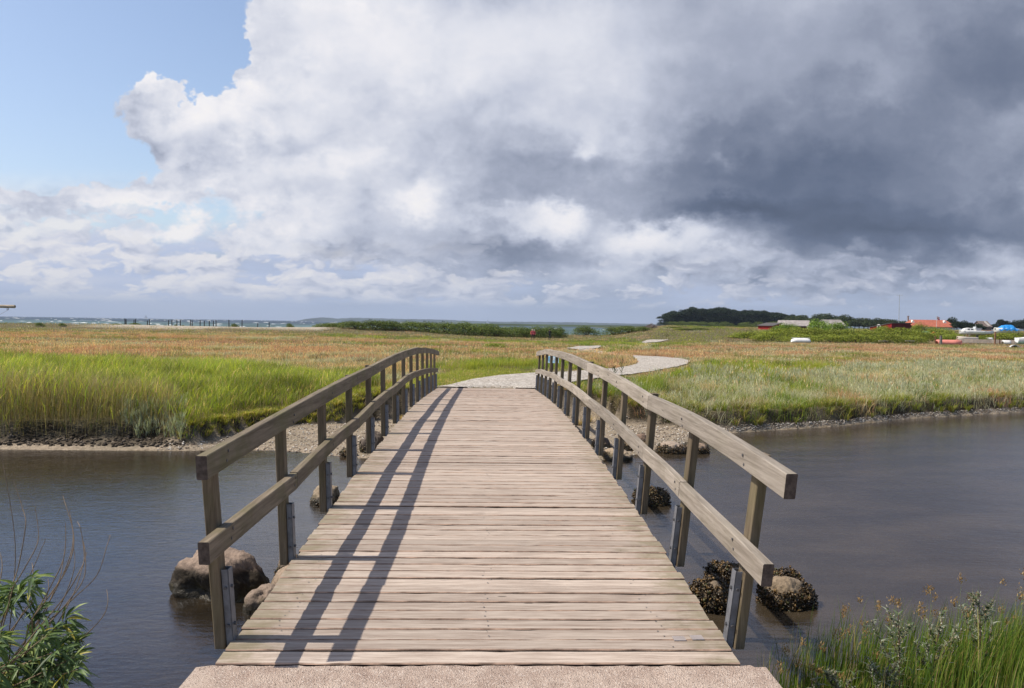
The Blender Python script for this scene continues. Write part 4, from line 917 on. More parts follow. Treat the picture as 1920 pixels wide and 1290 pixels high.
for x, y, h, tl, lb in ((1.93, 3.95, .50, (.00, .02), 'short dark stemmed mugwort nearest the concrete slab among the rushes'),
                        (2.32, 4.02, .72, (-.02, .0), 'mugwort stalk with white woolly tips in the middle of the rushes'),
                        (2.46, 3.98, .55, (.05, .0), 'low woolly mugwort shoot leaning right beside the white tipped stalk'),
                        (2.78, 4.02, .76, (-.03, .0), 'tall mugwort with a bare purple brown stem in the rushes'),
                        (3.42, 4.05, .60, (.03, .0), 'bushy blue green mugwort towards the right end of the rushes'),
                        (2.12, 3.85, .42, (.03, .0), 'small mugwort with pale tips low among the rushes'),
                        (3.05, 3.85, .48, (.02, .0), 'feathery green mugwort between the bare stem and the bushy one')):
    stalk_plant(x, y, h * .74, 'mugwort', lb, 'mugwort', [(.20, .24, .16), (.30, .33, .25), (.12, .17, .08)], (.16, .09, .06), tl, 46, .05, 3, 7, .17, GRP)
# ------------------------------------------------------------------ willow at the lower left
zb = 0.55
wil = tag(empty('willow_shrub', (-2.62, 3.9, zb)), 'leafy green willow shrub with long bare twigs over the water at the near left', 'shrub')
r = random.Random(11); tips = []
TW = [((10, 1240), (25, 1110), (27, 1000), (2, 850)), ((20, 1105), (35, 1060), (48, 985), (43, 955), (25, 900)), ((25, 1100), (55, 1050), (72, 1010), (66, 950)), ((40, 1110), (60, 1070), (86, 1010)),
      ((55, 1170), (100, 1090), (121, 1040), (123, 980)), ((60, 1160), (118, 1080), (137, 1030), (136, 990), (124, 950), (118, 930)), ((80, 1150), (110, 1095), (132, 1040), (137, 1000), (130, 955)),
      ((70, 1180), (120, 1120), (150, 1070), (158, 1045), (152, 995), (145, 978)), ((100, 1160), (130, 1125), (157, 1085), (160, 1040), (156, 1015)), ((90, 1165), (140, 1120), (182, 1078), (200, 1025), (207, 1003)),
      ((100, 1245), (140, 1210), (190, 1160), (202, 1130), (200, 1105)), ((85, 1150), (100, 1110), (112, 1085), (119, 1050), (124, 1010)), ((75, 1150), (90, 1110), (90, 1085)), ((95, 1170), (125, 1110), (140, 1060), (137, 1020)),
      ((60, 1130), (62, 1075), (60, 1055)), ((110, 1165), (135, 1120), (150, 1080), (163, 1035)), ((0, 1090), (4, 1060), (0, 1035)), ((20, 1190), (45, 1145), (56, 1130), (55, 1105))]
base_w = Vector((-2.62, 3.9, zb))
def tw_pt(a_, b_, Y): return at(a_, b_, Y) - base_w
smb = MB(); stems_pts = []
for i, tw in enumerate(TW):
    Y0 = 3.9 + r.uniform(-.25, .35); pts = [tw_pt(a_, b_, Y0 + .06 * k) for k, (a_, b_) in enumerate(tw)]
    # smooth
    sm = []
    for k in range(len(pts) - 1):
        p0, p1, p2, p3 = pts[max(k - 1, 0)], pts[k], pts[k + 1], pts[min(k + 2, len(pts) - 1)]
        for s in (0, .2, .4, .6, .8):
            sm.append(.5 * ((2 * p1) + (p2 - p0) * s + (2 * p0 - 5 * p1 + 4 * p2 - p3) * s * s + (3 * p1 - p0 - 3 * p2 + p3) * s ** 3))
    sm.append(pts[-1]); root0 = Vector((r.uniform(-.25, .2), r.uniform(-.2, .2), -.15)); sm = [root0, root0.lerp(sm[0], .5) + Vector((0, 0, .04))] + sm
    n_ = len(sm); smb.tube(sm, [.0036 - .0024 * k / n_ for k in range(n_)], 5)
for k in range(46):
    a_ = r.uniform(-60, 150); b_ = 1185 + abs(a_ - 60) * .30 + r.uniform(-25, 150); e = tw_pt(a_, b_, 3.9 + r.uniform(-.45, .4)); p0 = Vector((r.uniform(-.35, .2), r.uniform(-.3, .25), -.2))
    mid = p0.lerp(e, .55) + Vector((0, 0, .10)); ps = [p0, p0.lerp(mid, .6), mid, mid.lerp(e, .6), e]; smb.tube(ps, [.006, .005, .004, .003, .0015], 5); stems_pts += [(ps[2], ps[3]), (ps[3], ps[4]), (ps[3], ps[4]), (ps[1], ps[2])]
for a_, b_ in ((60, 1080), (35, 1095), (10, 1105), (0, 1120), (70, 1135), (130, 1150), (140, 1180), (140, 1205), (125, 1225), (110, 1260), (20, 1110)):
    e = tw_pt(a_, b_, 3.9 + r.uniform(-.2, .2)); p0 = tw_pt(a_ * .5 + 20, b_ + 60, 3.9); stems_pts += [(p0.lerp(e, .4), e)] * 3
smb.build('stems', simple_mat('willow_bark', (.20, .145, .095), .8, .3, 20), wil)
Lp, Ld = [], []
for a_, b_ in stems_pts:
    for _ in range(11):
        s = r.random(); Lp.append(a_.lerp(b_, s)); d = (b_ - a_).normalized(); Ld.append(d)
Lp = np.array([list(q) for q in Lp]); Ld = np.array([list(q) for q in Ld]); n = len(Lp)
# lance leaves: a folded blade of six faces
L_ = .108 * (.6 + .7 * rng.random(n)); dv = Ld * .5 + rng.normal(0, .55, (n, 3)) + np.array([.25, 0, -.12]); dv /= np.linalg.norm(dv, axis=1)[:, None]
sd = np.cross(dv, rng.normal(0, .5, (n, 3)) + np.array([0, -.3, 1])); sd /= np.linalg.norm(sd, axis=1)[:, None]; nr = np.cross(sd, dv)
vs = []
for s, w_ in ((0, .0), (.25, .055), (.55, .065), (.82, .035), (1, 0)):
    c_ = Lp + dv * (L_ * s)[:, None] - np.array([0, 0, 1]) * (L_ * .35 * s * s)[:, None]
    vs += [c_ - sd * (L_ * w_)[:, None] + nr * (L_ * w_ * .35)[:, None], c_, c_ + sd * (L_ * w_)[:, None] + nr * (L_ * w_ * .35)[:, None]]
V = np.stack(vs, 1).reshape(-1, 3); o_ = (np.arange(n) * 15)[:, None]
F = np.concatenate([o_ + np.array([[3 * k + e, 3 * k + 1 + e, 3 * k + 4 + e, 3 * k + 3 + e]]) for k in range(4) for e in (0, 1)])
c = cmix([(.11, .18, .06), (.17, .25, .09), (.26, .33, .10), (.05, .09, .035)], np.tile([1.2, 1, .5, 1], (n, 1))); c = np.where((rng.random(n) < .03)[:, None], np.array([.38, .34, .06]), c)
obj('leaves', npmesh('leaves', V, F, M['leaf'], colors=np.repeat(c, 15, 0)), wil)
x = -7 + 5.55 * rng.random(2600); y = 2.4 + 2.3 * rng.random(2600); g = (y < Ns(x) - .12); x, y = x[g], y[g]; n = len(x)
c = cmix(GR, np.tile([1.2, .5, 1.2, .2], (n, 1)))
V, F, C = blades(P3(x, y), .10 + .22 * rng.random(n), .006, rng.random(n) * 6.28, .4, c * .5, c, 3)
tag(obj('bank_grass', npmesh('bank_grass', V, F, M['grass'], colors=C)), 'low grass under the willow on the near left bank', 'grass', kind='stuff')
# ------------------------------------------------------------------ boulders in the stream
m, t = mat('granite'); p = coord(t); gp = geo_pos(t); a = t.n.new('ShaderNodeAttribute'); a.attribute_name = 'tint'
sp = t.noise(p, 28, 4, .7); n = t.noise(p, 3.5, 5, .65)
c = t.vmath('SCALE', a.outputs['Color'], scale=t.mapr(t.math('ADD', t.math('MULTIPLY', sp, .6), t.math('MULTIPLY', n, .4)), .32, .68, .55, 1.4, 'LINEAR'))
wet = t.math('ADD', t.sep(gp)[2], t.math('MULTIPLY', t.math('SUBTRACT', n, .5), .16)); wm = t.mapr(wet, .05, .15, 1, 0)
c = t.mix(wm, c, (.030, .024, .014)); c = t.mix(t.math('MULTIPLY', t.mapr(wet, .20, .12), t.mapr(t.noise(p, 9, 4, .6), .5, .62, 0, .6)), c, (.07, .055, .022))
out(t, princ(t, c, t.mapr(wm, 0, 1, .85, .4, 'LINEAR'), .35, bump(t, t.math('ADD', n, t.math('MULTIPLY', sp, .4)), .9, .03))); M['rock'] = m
m, t = mat('seaweed'); a = t.n.new('ShaderNodeAttribute'); a.attribute_name = 'tint'; out(t, princ(t, a.outputs['Color'], .38, .5)); M['weed'] = m
def rock(px, py, wpx, hpx, depth, seed, label, color=(.36, .27, .21), weed=0.0, weed_top=.8, skew=0.0, group=None, z0=0.0, dents=(), cap=0, algae_shade=0.0):
    """boulder whose waterline is at the pixel; width and height measured in pixels there"""
    c = on(px, py, z0); s = (c - EYE).dot((R_CAM @ Vector((0, 0, -1)))) / FPX; w, h = wpx * s / 2, hpx * s
    b = bmesh.new(); bmesh.ops.create_icosphere(b, subdivisions=5, radius=1.0); o3 = Vector((seed * 3.1, seed * 1.7, seed * .9))
    for v in b.verts:
        q = v.co.copy(); d = 1 + .30 * (mnoise.noise(q * 1.1 + o3)) + .13 * mnoise.noise(q * 2.6 + o3) + .06 * mnoise.noise(q * 6 + o3) + .035 * mnoise.noise(q * 13 + o3) + .02 * mnoise.noise(q * 30 + o3)
        f = 1.0
        for _ in range(2):       # flattened faces
            pass
        q = q * d
        m_ = max(abs(q.x), abs(q.y), abs(q.z)); q = q.lerp(q / max(m_, .01) * min(m_, .82) if m_ > .82 else q, .5)
        if q.y < 0 and q.z > 0 and algae_shade: q.y -= .22 * q.z * abs(q.y)
        for (dx_, dy_, dz_, rr, am) in dents:
            k = (q - Vector((dx_, dy_, dz_))).length / rr
            if k < 1: q -= q.normalized() * am * (1 - k * k) ** 2
        q.x += skew * max(q.z, -.2)
        v.co = q
    xs_ = [v.co.x for v in b.verts]; zs_ = [v.co.z for v in b.verts]; cx = (max(xs_) + min(xs_)) / 2; kx = 2 * w / (max(xs_) - min(xs_)); zt = max(zs_)
    for v in b.verts:
        v.co = Vector(((v.co.x - cx) * kx, v.co.y * depth, (v.co.z / zt * h) if v.co.z > 0 else v.co.z * (h * .8 + .12)))
    me = bpy.data.meshes.new('boulder'); b.to_mesh(me); b.free(); me.materials.append(M['rock']); me.polygons.foreach_set('use_smooth', np.ones(len(me.polygons), bool))
    at_ = me.color_attributes.new('tint', 'FLOAT_COLOR', 'POINT'); cc = np.ones((len(me.vertices), 4), np.float32); cc[:, :3] = color; co_ = np.array([tuple(v.co) for v in me.vertices]); am_ = sst(algae_shade + .10, algae_shade - .06, co_[:, 2] / h + .35 * (fbm(co_[:, 0] * 5 + seed, co_[:, 1] * 3, 3) - .5) + .45 * np.clip((co_[:, 1] + depth * .5) / depth, 0, 1))[:, None] if algae_shade else 0.0; cc[:, :3] = cc[:, :3] * (1 - am_) + np.array([.030, .022, .014]) * am_; at_.data.foreach_set('color', cc.ravel())  # algae stain, with the shade of the front painted into the vertex colour
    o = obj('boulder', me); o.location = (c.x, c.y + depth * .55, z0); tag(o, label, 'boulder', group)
    if weed > 0:
        co = np.array([tuple(v.co) for v in me.vertices]); nn = np.array([tuple(v.normal) for v in me.vertices])
        msk = (co[:, 2] > -.05) & (co[:, 2] < h * weed_top * (.75 + .5 * fbm(co[:, 0] * 6 + seed, co[:, 1] * 6, 2))); idx = np.where(msk)[0]
        k = int(3000 * weed); i = rng.choice(idx, k); jit = rng.normal(0, .012, (k, 3)); B_ = co[i] + nn[i] * (.004 + .018 * rng.random((k, 1))) + jit
        cl = cmix([(.045, .028, .012), (.085, .050, .018), (.16, .095, .03), (.020, .014, .009), (.06, .06, .02)], np.tile([1.3, 1, .5, 1.2, .3], (k, 1)))
        V, F, C = lumps(B_, .004 + .016 * rng.random(k) ** 2.2, cl, .45); obj('seaweed', npmesh('seaweed', V, F, M['weed'], colors=C, smooth=True), o)
    if cap:
        co = np.array([tuple(v.co) for v in me.vertices]); i = np.where((co[:, 2] > h * .78) & (co[:, 1] > -depth * .2))[0]; mbn = MB()
        for q in rng.choice(i, cap):
            r_ = random.uniform(.008, .015); cc_ = Vector(co[q]) + Vector((0, 0, r_ * .6)); mbn.tube([cc_ + Vector((0, 0, -r_)), cc_ + Vector((0, 0, -r_ * .5)), cc_ + Vector((0, 0, r_ * .4)), cc_ + Vector((0, 0, r_))], [r_ * .5, r_, r_ * .85, r_ * .25], 8)
        mbn.build('shells', simple_mat('periwinkle', (.35, .27, .26), .4, .5, 60, .5), o, smooth=True)
    return o
GB = 'boulders standing in the stream'
rock(406, 1121, 197, 78, .32, 2.3, 'large pink topped boulder with a dark hollow, beside the left handrail post', (.27, .20, .155), 0, 0, -.28, GB, dents=((-.25, -.75, .15, .45, .34), (.3, -.9, .35, .3, .10)), algae_shade=.72)
rock(482, 1148, 60, 40, .20, 5.1, 'pale rock partly under the left edge of the deck behind the large boulder', (.27, .205, .16), 0, 0, .0, GB)
rock(524, 1122, 64, 50, .22, 3.4, 'smooth sunlit rock under the left deck edge', (.32, .24, .175), 0, 0, .3, GB)
rock(540, 1076, 40, 34, .14, 7.9, 'small brown rock beside the second left post', (.30, .22, .16), .1, .3, 0, GB)
rock(608, 945, 54, 32, .28, 1.3, 'low rounded rock in the water left of the bridge middle', (.30, .235, .165), .15, .3, 0, GB)
rock(1478, 1140, 84, 54, .2, 4.4, 'square topped boulder in brown seaweed beside the nearest right post', (.25, .19, .13), .45, .55, -.1, GB, cap=0)
rock(1505, 1138, 50, 32, .14, 14.4, 'weed covered lump at the right side of the square topped boulder', (.20, .15, .09), .7, 1.1, -.1, GB)
rock(1478, 1102, 56, 26, .12, 8.8, 'low rock with periwinkle shells behind the square topped boulder', (.2, .15, .1), .6, 1.1, 0, GB, cap=26)
rock(1362, 1100, 62, 34, .16, 9.6, 'rounded mound of golden brown seaweed between deck edge and first right post', (.2, .15, .1), .9, 1.2, 0, GB)
rock(1345, 1146, 76, 54, .2, 6.2, 'dark weedy rock in the shade of the right deck edge', (.20, .155, .11), .9, 1.0, -.25, GB)
rock(1226, 946, 62, 24, .26, 12.5, 'seaweed covered rock beside the third right post', (.22, .17, .09), .9, 1.1, 0, GB)
rock(1208, 834, 34, 20, .22, 2.9, 'reddish brown boulder at the water edge under the right handrail', (.22, .15, .11), 0, 0, 0, GB)
rock(1190, 846, 60, 18, .25, 10.7, 'dark flat rock between the posts at the far beach', (.2, .15, .1), .5, .9, 0, GB)
rock(1262, 850, 52, 20, .28, 3.9, 'pale topped rock with weed at the far water edge right of the bridge', (.38, .30, .24), .6, .6, 0, GB)
rock(1310, 850, 40, 18, .24, 5.9, 'small weedy rock farthest right in the far group', (.26, .19, .14), .6, .6, 0, GB)
rock(1160, 862, 60, 20, .26, 7.1, 'smooth tan rock under the right side of the bridge at the far beach', (.40, .31, .22), 0, 0, 0, GB)
rock(1128, 842, 36, 24, .2, 8.1, 'dark boulder behind the right rail posts at the far beach', (.12, .09, .07), 0, 0, 0, GB)
rock(697, 850, 46, 44, .3, 9.2, 'dark upright boulder behind the left posts at the far beach', (.14, .11, .09), .5, .4, 0, GB)
rock(652, 856, 26, 14, .14, 10.2, 'little mossy rock at the far water edge left of the bridge', (.13, .11, .06), .3, .8, 0, GB)
# ------------------------------------------------------------------ shrubs and trees with leaf faces
def leaf_cloud(blobs_, n, size, tab, wt, seed, shell=.75, flat=1.0):
    """leaf-sized quads through a set of ellipsoids (x,y,z,rx,ry,rz)"""
    rg = np.random.default_rng(seed); B_ = np.array(blobs_, float); vol = (B_[:, 3] * B_[:, 4] * B_[:, 5]) ** .7; i = rg.choice(len(B_), n, p=vol / vol.sum())
    d = rg.normal(0, 1, (n, 3)); d /= np.linalg.norm(d, axis=1)[:, None]; r = np.where(rg.random(n) < shell, .82 + .22 * rg.random(n), rg.random(n) ** .5 * .9)
    # lumps on each blob
    lump = 1 + .16 * np.sin(d[:, 0] * 7 + i) * np.cos(d[:, 2] * 6 + i * 2) + .10 * np.sin(d[:, 1] * 13 + i)
    P_ = B_[i, :3] + d * (r * lump)[:, None] * B_[i, 3:]
    nr = d * .7 + rg.normal(0, .6, (n, 3)) + np.array([0, 0, .25]); nr /= np.linalg.norm(nr, axis=1)[:, None]
    a = np.cross(nr, rg.normal(0, 1, (n, 3))); a /= np.linalg.norm(a, axis=1)[:, None]; b_ = np.cross(nr, a); s = (size * (.6 + .8 * rg.random(n)))[:, None]
    V = np.stack([P_ - a * s, P_ + b_ * s * .5, P_ + a * s, P_ - b_ * s * .5], 1).reshape(-1, 3)
    k = (np.cumsum(np.tile(np.array(wt) / sum(wt), (n, 1)), 1) > rg.random((n, 1))).argmax(1); c = np.array(tab)[k] * (.7 + .6 * rg.random((n, 1)))
    c = c * (.75 + .5 * ((i * 37 % 11) / 11.0))[:, None]
    return V, (np.arange(n) * 4)[:, None] + np.arange(4)[None], np.repeat(c, 4, 0)
def blob_set(seed, n, spread, zc, zr, r0, r1, dome=True):
    rg = random.Random(seed); o = []
    for k in range(n):
        a = rg.uniform(0, 6.28); q = rg.random() ** .5 * spread; x, y = math.cos(a) * q, math.sin(a) * q
        z = zc + zr * (1 - (q / spread) ** 2) * rg.uniform(.2, 1) if dome else zc + rg.uniform(-zr, zr); r = rg.uniform(r0, r1); o.append((x, y, z, r, r, r * rg.uniform(.7, .95)))
    return o
ROSE = [(.19, .235, .035), (.28, .32, .05), (.08, .115, .022), (.36, .36, .08)]
HEDG = [(.10, .145, .035), (.15, .195, .05), (.055, .085, .022), (.21, .215, .07)]
DARK = [(.020, .031, .017), (.030, .045, .023), (.012, .020, .012)]
MID = [(.045, .065, .03), (.065, .09, .038), (.026, .040, .02), (.08, .095, .042)]
def shrub_mesh(seed, tab, flowers=0):
    bl = blob_set(seed, 13, .36, .30, .34, .17, .30); bl += [(math.cos(a) * .38, math.sin(a) * .38, .16, .16, .16, .18) for a in np.linspace(0, 6, 9)]
    V, F, C = leaf_cloud(bl, 4600, .021, tab, [1.2, 1, .8, .4], seed)
    V[:, 2] = np.maximum(V[:, 2], -.02); ps = [(V, [F], C)]
    if flowers:
        V2, F2, C2 = leaf_cloud([b for b in bl if b[2] > .3], flowers, .030, [(.75, .74, .55)], [1], seed + 9, 1.0); ps.append((V2, [F2], C2))
    V, F, C = merge(ps); return npmesh('foliage', V, F, M['far_leaf'], colors=C)
rose_m = [shrub_mesh(s, ROSE) for s in (1, 2, 3, 4)]; hedge_m = [shrub_mesh(s, HEDG) for s in (5, 6, 7, 8)]; elder_m = [shrub_mesh(s, [(.15, .25, .035), (.22, .33, .055), (.08, .13, .02), (.28, .38, .07)], 60) for s in (11, 12)]; yel_m = [shrub_mesh(s, [(.20, .26, .035), (.27, .32, .05), (.12, .16, .03), (.3, .33, .07)]) for s in (13, 14)]
smb = MB()
for k in range(7):
    a = k * .9; smb.tube([(0, 0, -.1), (math.cos(a) * .12, math.sin(a) * .12, .25), (math.cos(a) * .3, math.sin(a) * .3, .55)], [.02, .014, .006], 5)
_tmp = smb.build('stems', simple_mat('shrub_bark', (.14, .10, .07), .9)); shrub_stems = _tmp.data; bpy.data.objects.remove(_tmp)
def shrub(px, Y, wpx, top, meshes, label, name='shrub', cat='shrub', group=None, stems=True, zoff=0.0, deep=1.0):
    q = at(px, 610, Y); z = float(T(q.x, q.y)); s = Y / FPX; w = wpx * s; h = max(.3, at(px, top, Y).z - z)
    r = tag(empty(name, (q.x, q.y, z + zoff), random.uniform(-.5, .5)), label, cat, group); r.scale = (w * .95, w * .8 * deep, h / .72)
    obj('foliage', random.choice(meshes), r)
    if stems: obj('stems', shrub_stems, r)
    return r
# long thicket left of the middle, then separate bushes to its right
G1 = 'bushes of the dark green thicket before the far shore'
for i, (px, wp, tp, yy) in enumerate(((612, 46, 604, 150), (636, 50, 603.5, 146), (668, 56, 601.5, 142), (702, 58, 600.5, 140), (738, 56, 601, 141), (770, 56, 602.5, 142), (803, 54, 603.5, 140), (838, 56, 604, 138),
                                     (872, 54, 604.5, 137), (905, 56, 605, 136), (930, 52, 607.5, 135), (958, 50, 610, 136), (985, 46, 612, 134), (1008, 46, 612.5, 133), (1032, 44, 612, 134), (1050, 24, 613.5, 135))):
    o = shrub(px, yy, wp * 1.25, tp, hedge_m, 'dark green bush merging with its neighbours in the long thicket beyond the meadow' if i not in (0, 15) else ('leftmost bush where the long thicket meets the beach' if i == 0 else 'small bush at the right end of the long thicket behind the walker in black'), 'thicket_bush', 'bush', G1)
for px, wp, tp, yy, lb in ((1100, 52, 611.5, 150, 'rounded dark bush standing alone right of the long thicket'), (1150, 40, 613, 148, 'low bush left of the widest separate bush'), (1180, 56, 611, 146, 'wide green bush left of the driftwood shelter'), (1208, 34, 612.5, 140, 'small bush touching the driftwood shelter'),
                           (1262, 34, 619, 142, 'low dark bush just right of the driftwood shelter'), (1292, 52, 617.5, 132, 'low dark green bush in front of the pine grove'), (1315, 36, 619, 134, 'little bush below the left end of the pine grove')):
    shrub(px, yy, wp * 1.15, tp, hedge_m, lb, 'bush', 'bush', 'separate bushes beyond the meadow')
G2 = 'bushes of the pale green hedge below the pine grove'
for i, (px, wp, tp) in enumerate(((1338, 44, 612.5), (1362, 46, 611), (1388, 50, 610.5), (1410, 44, 611.5))):
    shrub(px, 160, wp * 1.2, tp, hedge_m, 'pale green bush merging with its neighbours in the hedge below the pine grove', 'hedge_bush', 'bush', G2)
G3 = 'bushes of the rose thicket before the red sheds'
for i, (px, wp, tp, yy) in enumerate(((1385, 50, 627, 112), (1405, 60, 622, 110), (1432, 60, 618, 112), (1462, 60, 615.5, 113), (1492, 62, 613.5, 114), (1524, 60, 614, 112), (1556, 60, 617, 112), (1590, 60, 616, 112), (1622, 60, 615.5, 112), (1655, 62, 613, 113),
                                     (1688, 62, 614.5, 112), (1716, 52, 617.5, 112), (1742, 40, 622, 111), (1445, 60, 626, 104), (1500, 66, 626, 103), (1560, 66, 625, 103), (1610, 66, 625, 103), (1665, 66, 625, 103), (1710, 50, 627, 103))):
    shrub(px, yy, wp * 1.25, tp, rose_m, 'yellow green rose bush merging with its neighbours in the thicket before the red sheds' if i else 'lowest rose bush at the left end of the thicket', 'rose_bush', 'bush', G3)
shrub(1535, 118, 46, 597.5, elder_m, 'tall round elder bush with cream flowers between the two grey roofs', 'elder_bush', 'bush', deep=1.2)
for px, wp, tp, lb in ((1478, 40, 605, 'elder bush with cream flowers in front of the barn'), (1460, 30, 610, 'low flowering elder right beside the small red shed'), (1572, 44, 603.5, 'spreading elder bush with cream flowers in front of the right grey roof'), (1655, 30, 611, 'pale flowering elder below the long red shed')):
    shrub(px, 122, wp * 1.1, tp, elder_m, lb, 'elder_bush', 'bush')
for px, yy, wp, tp, lb in ((1768, 112, 50, 615, 'green bush between the red roofed house and the boats'), (1785, 108, 44, 624, 'yellow green bush behind the pink upturned boat'), (1840, 112, 24, 629, 'small yellow bush between the boats'), (1880, 116, 60, 624, 'green bush under the boat with the blue cover'), (1910, 116, 60, 622, 'green bush at the right edge beside the blue covered boat'), (1850, 118, 50, 627, 'low green bush behind the pale boardwalk'), (1752, 122, 24, 611.5, 'pale yellow green bush in front of the red roofed house'), (1728, 135, 30, 606, 'feathery olive bush before the tiled roof')):
    shrub(px, yy, wp * 1.2, tp, yel_m if 'yellow' in lb or px == 1785 else rose_m, lb, 'bush', 'bush')
shrub(928, 62, 46, 642.5, yel_m, 'small bright green bush alone in the rust coloured meadow', 'meadow_bush', 'bush')
for px, yy, wp, tp, lb in ((219, 140, 16, 606.5, 'first dark tuft on the beach ridge left of the groyne posts'), (253, 140, 26, 605.5, 'green mound of beach plants among the left groyne posts'), (291, 142, 10, 609.5, 'tiny dark tuft right of the pale sail'), (330, 143, 8, 608.5, 'tiny tuft at the foot of the close groyne posts'), (343, 143, 8, 610, 'second tiny tuft at the foot of the close groyne posts'), (441, 145, 18, 606.5, 'dark green bush between two groyne posts on the pale beach'), (545, 146, 18, 606, 'ragged bush on the pale beach near the long thicket'), (76, 128, 20, 604.5, 'low tuft on the left beach ridge'), (118, 130, 16, 605.5, 'small green tuft on the beach ridge below the foam')):
    shrub(px, yy, wp, tp, hedge_m, lb, 'beach_shrub', 'shrub', stems=False)
# ------------------------------------------------------------------ trees
def tree_meshes(seed, tab, pine=False, n=4600):
    rg = random.Random(seed)
    if pine:
        bl = [(rg.uniform(-.28, .28), rg.uniform(-.25, .25), rg.uniform(.42, .88), rg.uniform(.13, .22), rg.uniform(.13, .22), rg.uniform(.08, .13)) for _ in range(20)] + [(rg.uniform(-.3, .3), rg.uniform(-.3, .3), rg.uniform(.16, .42), .15, .15, .09) for _ in range(7)]
    else:
        bl = blob_set(seed, 16, .34, .34, .46, .13, .23)
    V, F, C = leaf_cloud(bl, n, .030, tab, [1] * len(tab), seed, .7)
    crown = npmesh('crown', V, F, M['far_leaf'], colors=C); mb = MB(); lx = rg.uniform(-.05, .05)
    tp = [(0, 0, -.03), (lx * .3, 0, .2), (lx, .01, .45), (lx * 1.3, 0, .75)]; mb.tube(tp, [.020, .016, .012, .004], 7)
    for b in bl[:9]: mb.tube([(lx * .8, 0, max(.2, b[2] - .22)), (b[0] * .5, b[1] * .5, b[2] - .08), (b[0], b[1], b[2])], [.009, .006, .002], 5)
    o = mb.build('trunk', simple_mat('bark', (.10, .075, .055) if not pine else (.13, .085, .06), .9)); me = o.data; bpy.data.objects.remove(o); return crown, me
pines = [tree_meshes(s, DARK, True) for s in (21, 22, 23, 24)]; broad = [tree_meshes(s, MID) for s in (31, 32, 33)]; dkb = [tree_meshes(s, DARK + MID[:1]) for s in (41, 42, 43)]
def tree(px, Y, wpx, top, kinds, label, name, cat='tree', group=None, base=None):
    q = at(px, 610, Y); z = float(T(q.x, q.y)); s = Y / FPX; h = at(px, top, Y).z - z; w = wpx * s
    r = tag(empty(name, (q.x, q.y, z), random.uniform(-.6, .6)), label, cat, group); r.scale = (w / .82, w / .82, h / .97)
    c, t_ = random.choice(kinds); obj('crown', c, r); obj('trunk', t_, r); return r
GP = 'dark trees of the pine grove on the horizon'
tops = [(1240, 598), (1250, 590), (1262, 584), (1275, 580), (1292, 577), (1310, 576.5), (1330, 577.5), (1352, 576), (1366, 577.5), (1372, 584), (1395, 581), (1420, 582), (1445, 584), (1470, 588), (1490, 590)]
tx, ty = zip(*tops)
k = 0
for row, (Y_, dpx) in enumerate(((452, 13), (480, 13), (510, 15))):
    px = 1252 + 4 * row
    while px < 1478:
        tp = float(np.interp(px, tx, ty)) + random.uniform(-1, 2.2) + (1.5 if row == 0 else 0)
        lb = 'dark green pine merging with its neighbours in the grove on the horizon'
        if row == 0 and px < 1260: lb = 'leftmost dark pine of the grove, its crown sloping down towards the sea'
        tree(px, Y_, random.uniform(26, 36), tp, pines, lb, 'pine_tree', 'tree', GP); px += dpx * random.uniform(.8, 1.2)
for px in (1246, 1262, 1280, 1300, 1320, 1340, 1362, 1400, 1425, 1452, 1470): shrub(px, 440, 34, 603, [shrub_mesh(71, DARK + [DARK[0]])] if px == 1246 else hedge_m, 'dark undergrowth bush at the foot of the pine grove', 'undergrowth_bush', 'bush', 'undergrowth at the foot of the pine grove', stems=False)
GT = 'grey green broadleaved trees behind the red sheds'
for px, wp, tp, Y_ in ((1480, 26, 590, 420), (1496, 24, 587.5, 400), (1512, 28, 586, 400), (1530, 26, 586.5, 390), (1548, 28, 583.5, 390), (1566, 28, 585.5, 390), (1584, 28, 587, 380), (1596, 20, 592, 380), (1611, 30, 592, 330), (1628, 26, 595, 330), (1645, 26, 594, 330), (1662, 28, 596, 330), (1678, 26, 597.5, 330), (1692, 22, 599, 330), (1488, 26, 589, 430), (1505, 26, 587.5, 430), (1540, 28, 585, 430), (1575, 28, 588, 430), (1603, 26, 593, 400), (1620, 30, 594, 400), (1637, 30, 596, 400), (1653, 30, 596, 400), (1670, 30, 597, 400)):
    tree(px, Y_, wp * 1.35, tp, broad, 'grey green broadleaved tree merging with its neighbours behind the red sheds', 'broadleaved_tree', 'tree', GT)
for px, wp, tp, Y_, lb in ((1783, 30, 591.5, 240, 'tall round tree right of the tiled house'), (1770, 22, 597, 238, 'smaller tree touching the right end of the tiled house'), (1806, 24, 598.5, 236, 'round dark tree left of the trees behind the cabin boat'), (1822, 28, 600, 236, 'dark tree behind the cabin boat'), (1795, 22, 601, 232, 'low dark tree between the tall round tree and the boats'), (1838, 18, 605, 230, 'small dark tree in front of the striped grey roof')):
    tree(px, Y_, wp * 1.15, tp, dkb, lb, 'dark_tree')
GH = 'dark trees on the horizon at the right edge'
for px, wp, tp in ((1856, 22, 607.5), (1868, 16, 603), (1876, 12, 598.5), (1884, 14, 600), (1893, 16, 603), (1902, 16, 597.5), (1912, 20, 597), (1925, 26, 594), (1940, 30, 592), (1960, 30, 594)):
    tree(px, 380, wp * 1.25, tp, dkb if wp > 15 else pines, 'dark tree on the skyline above the boat with the blue cover', 'skyline_tree', 'tree', GH)
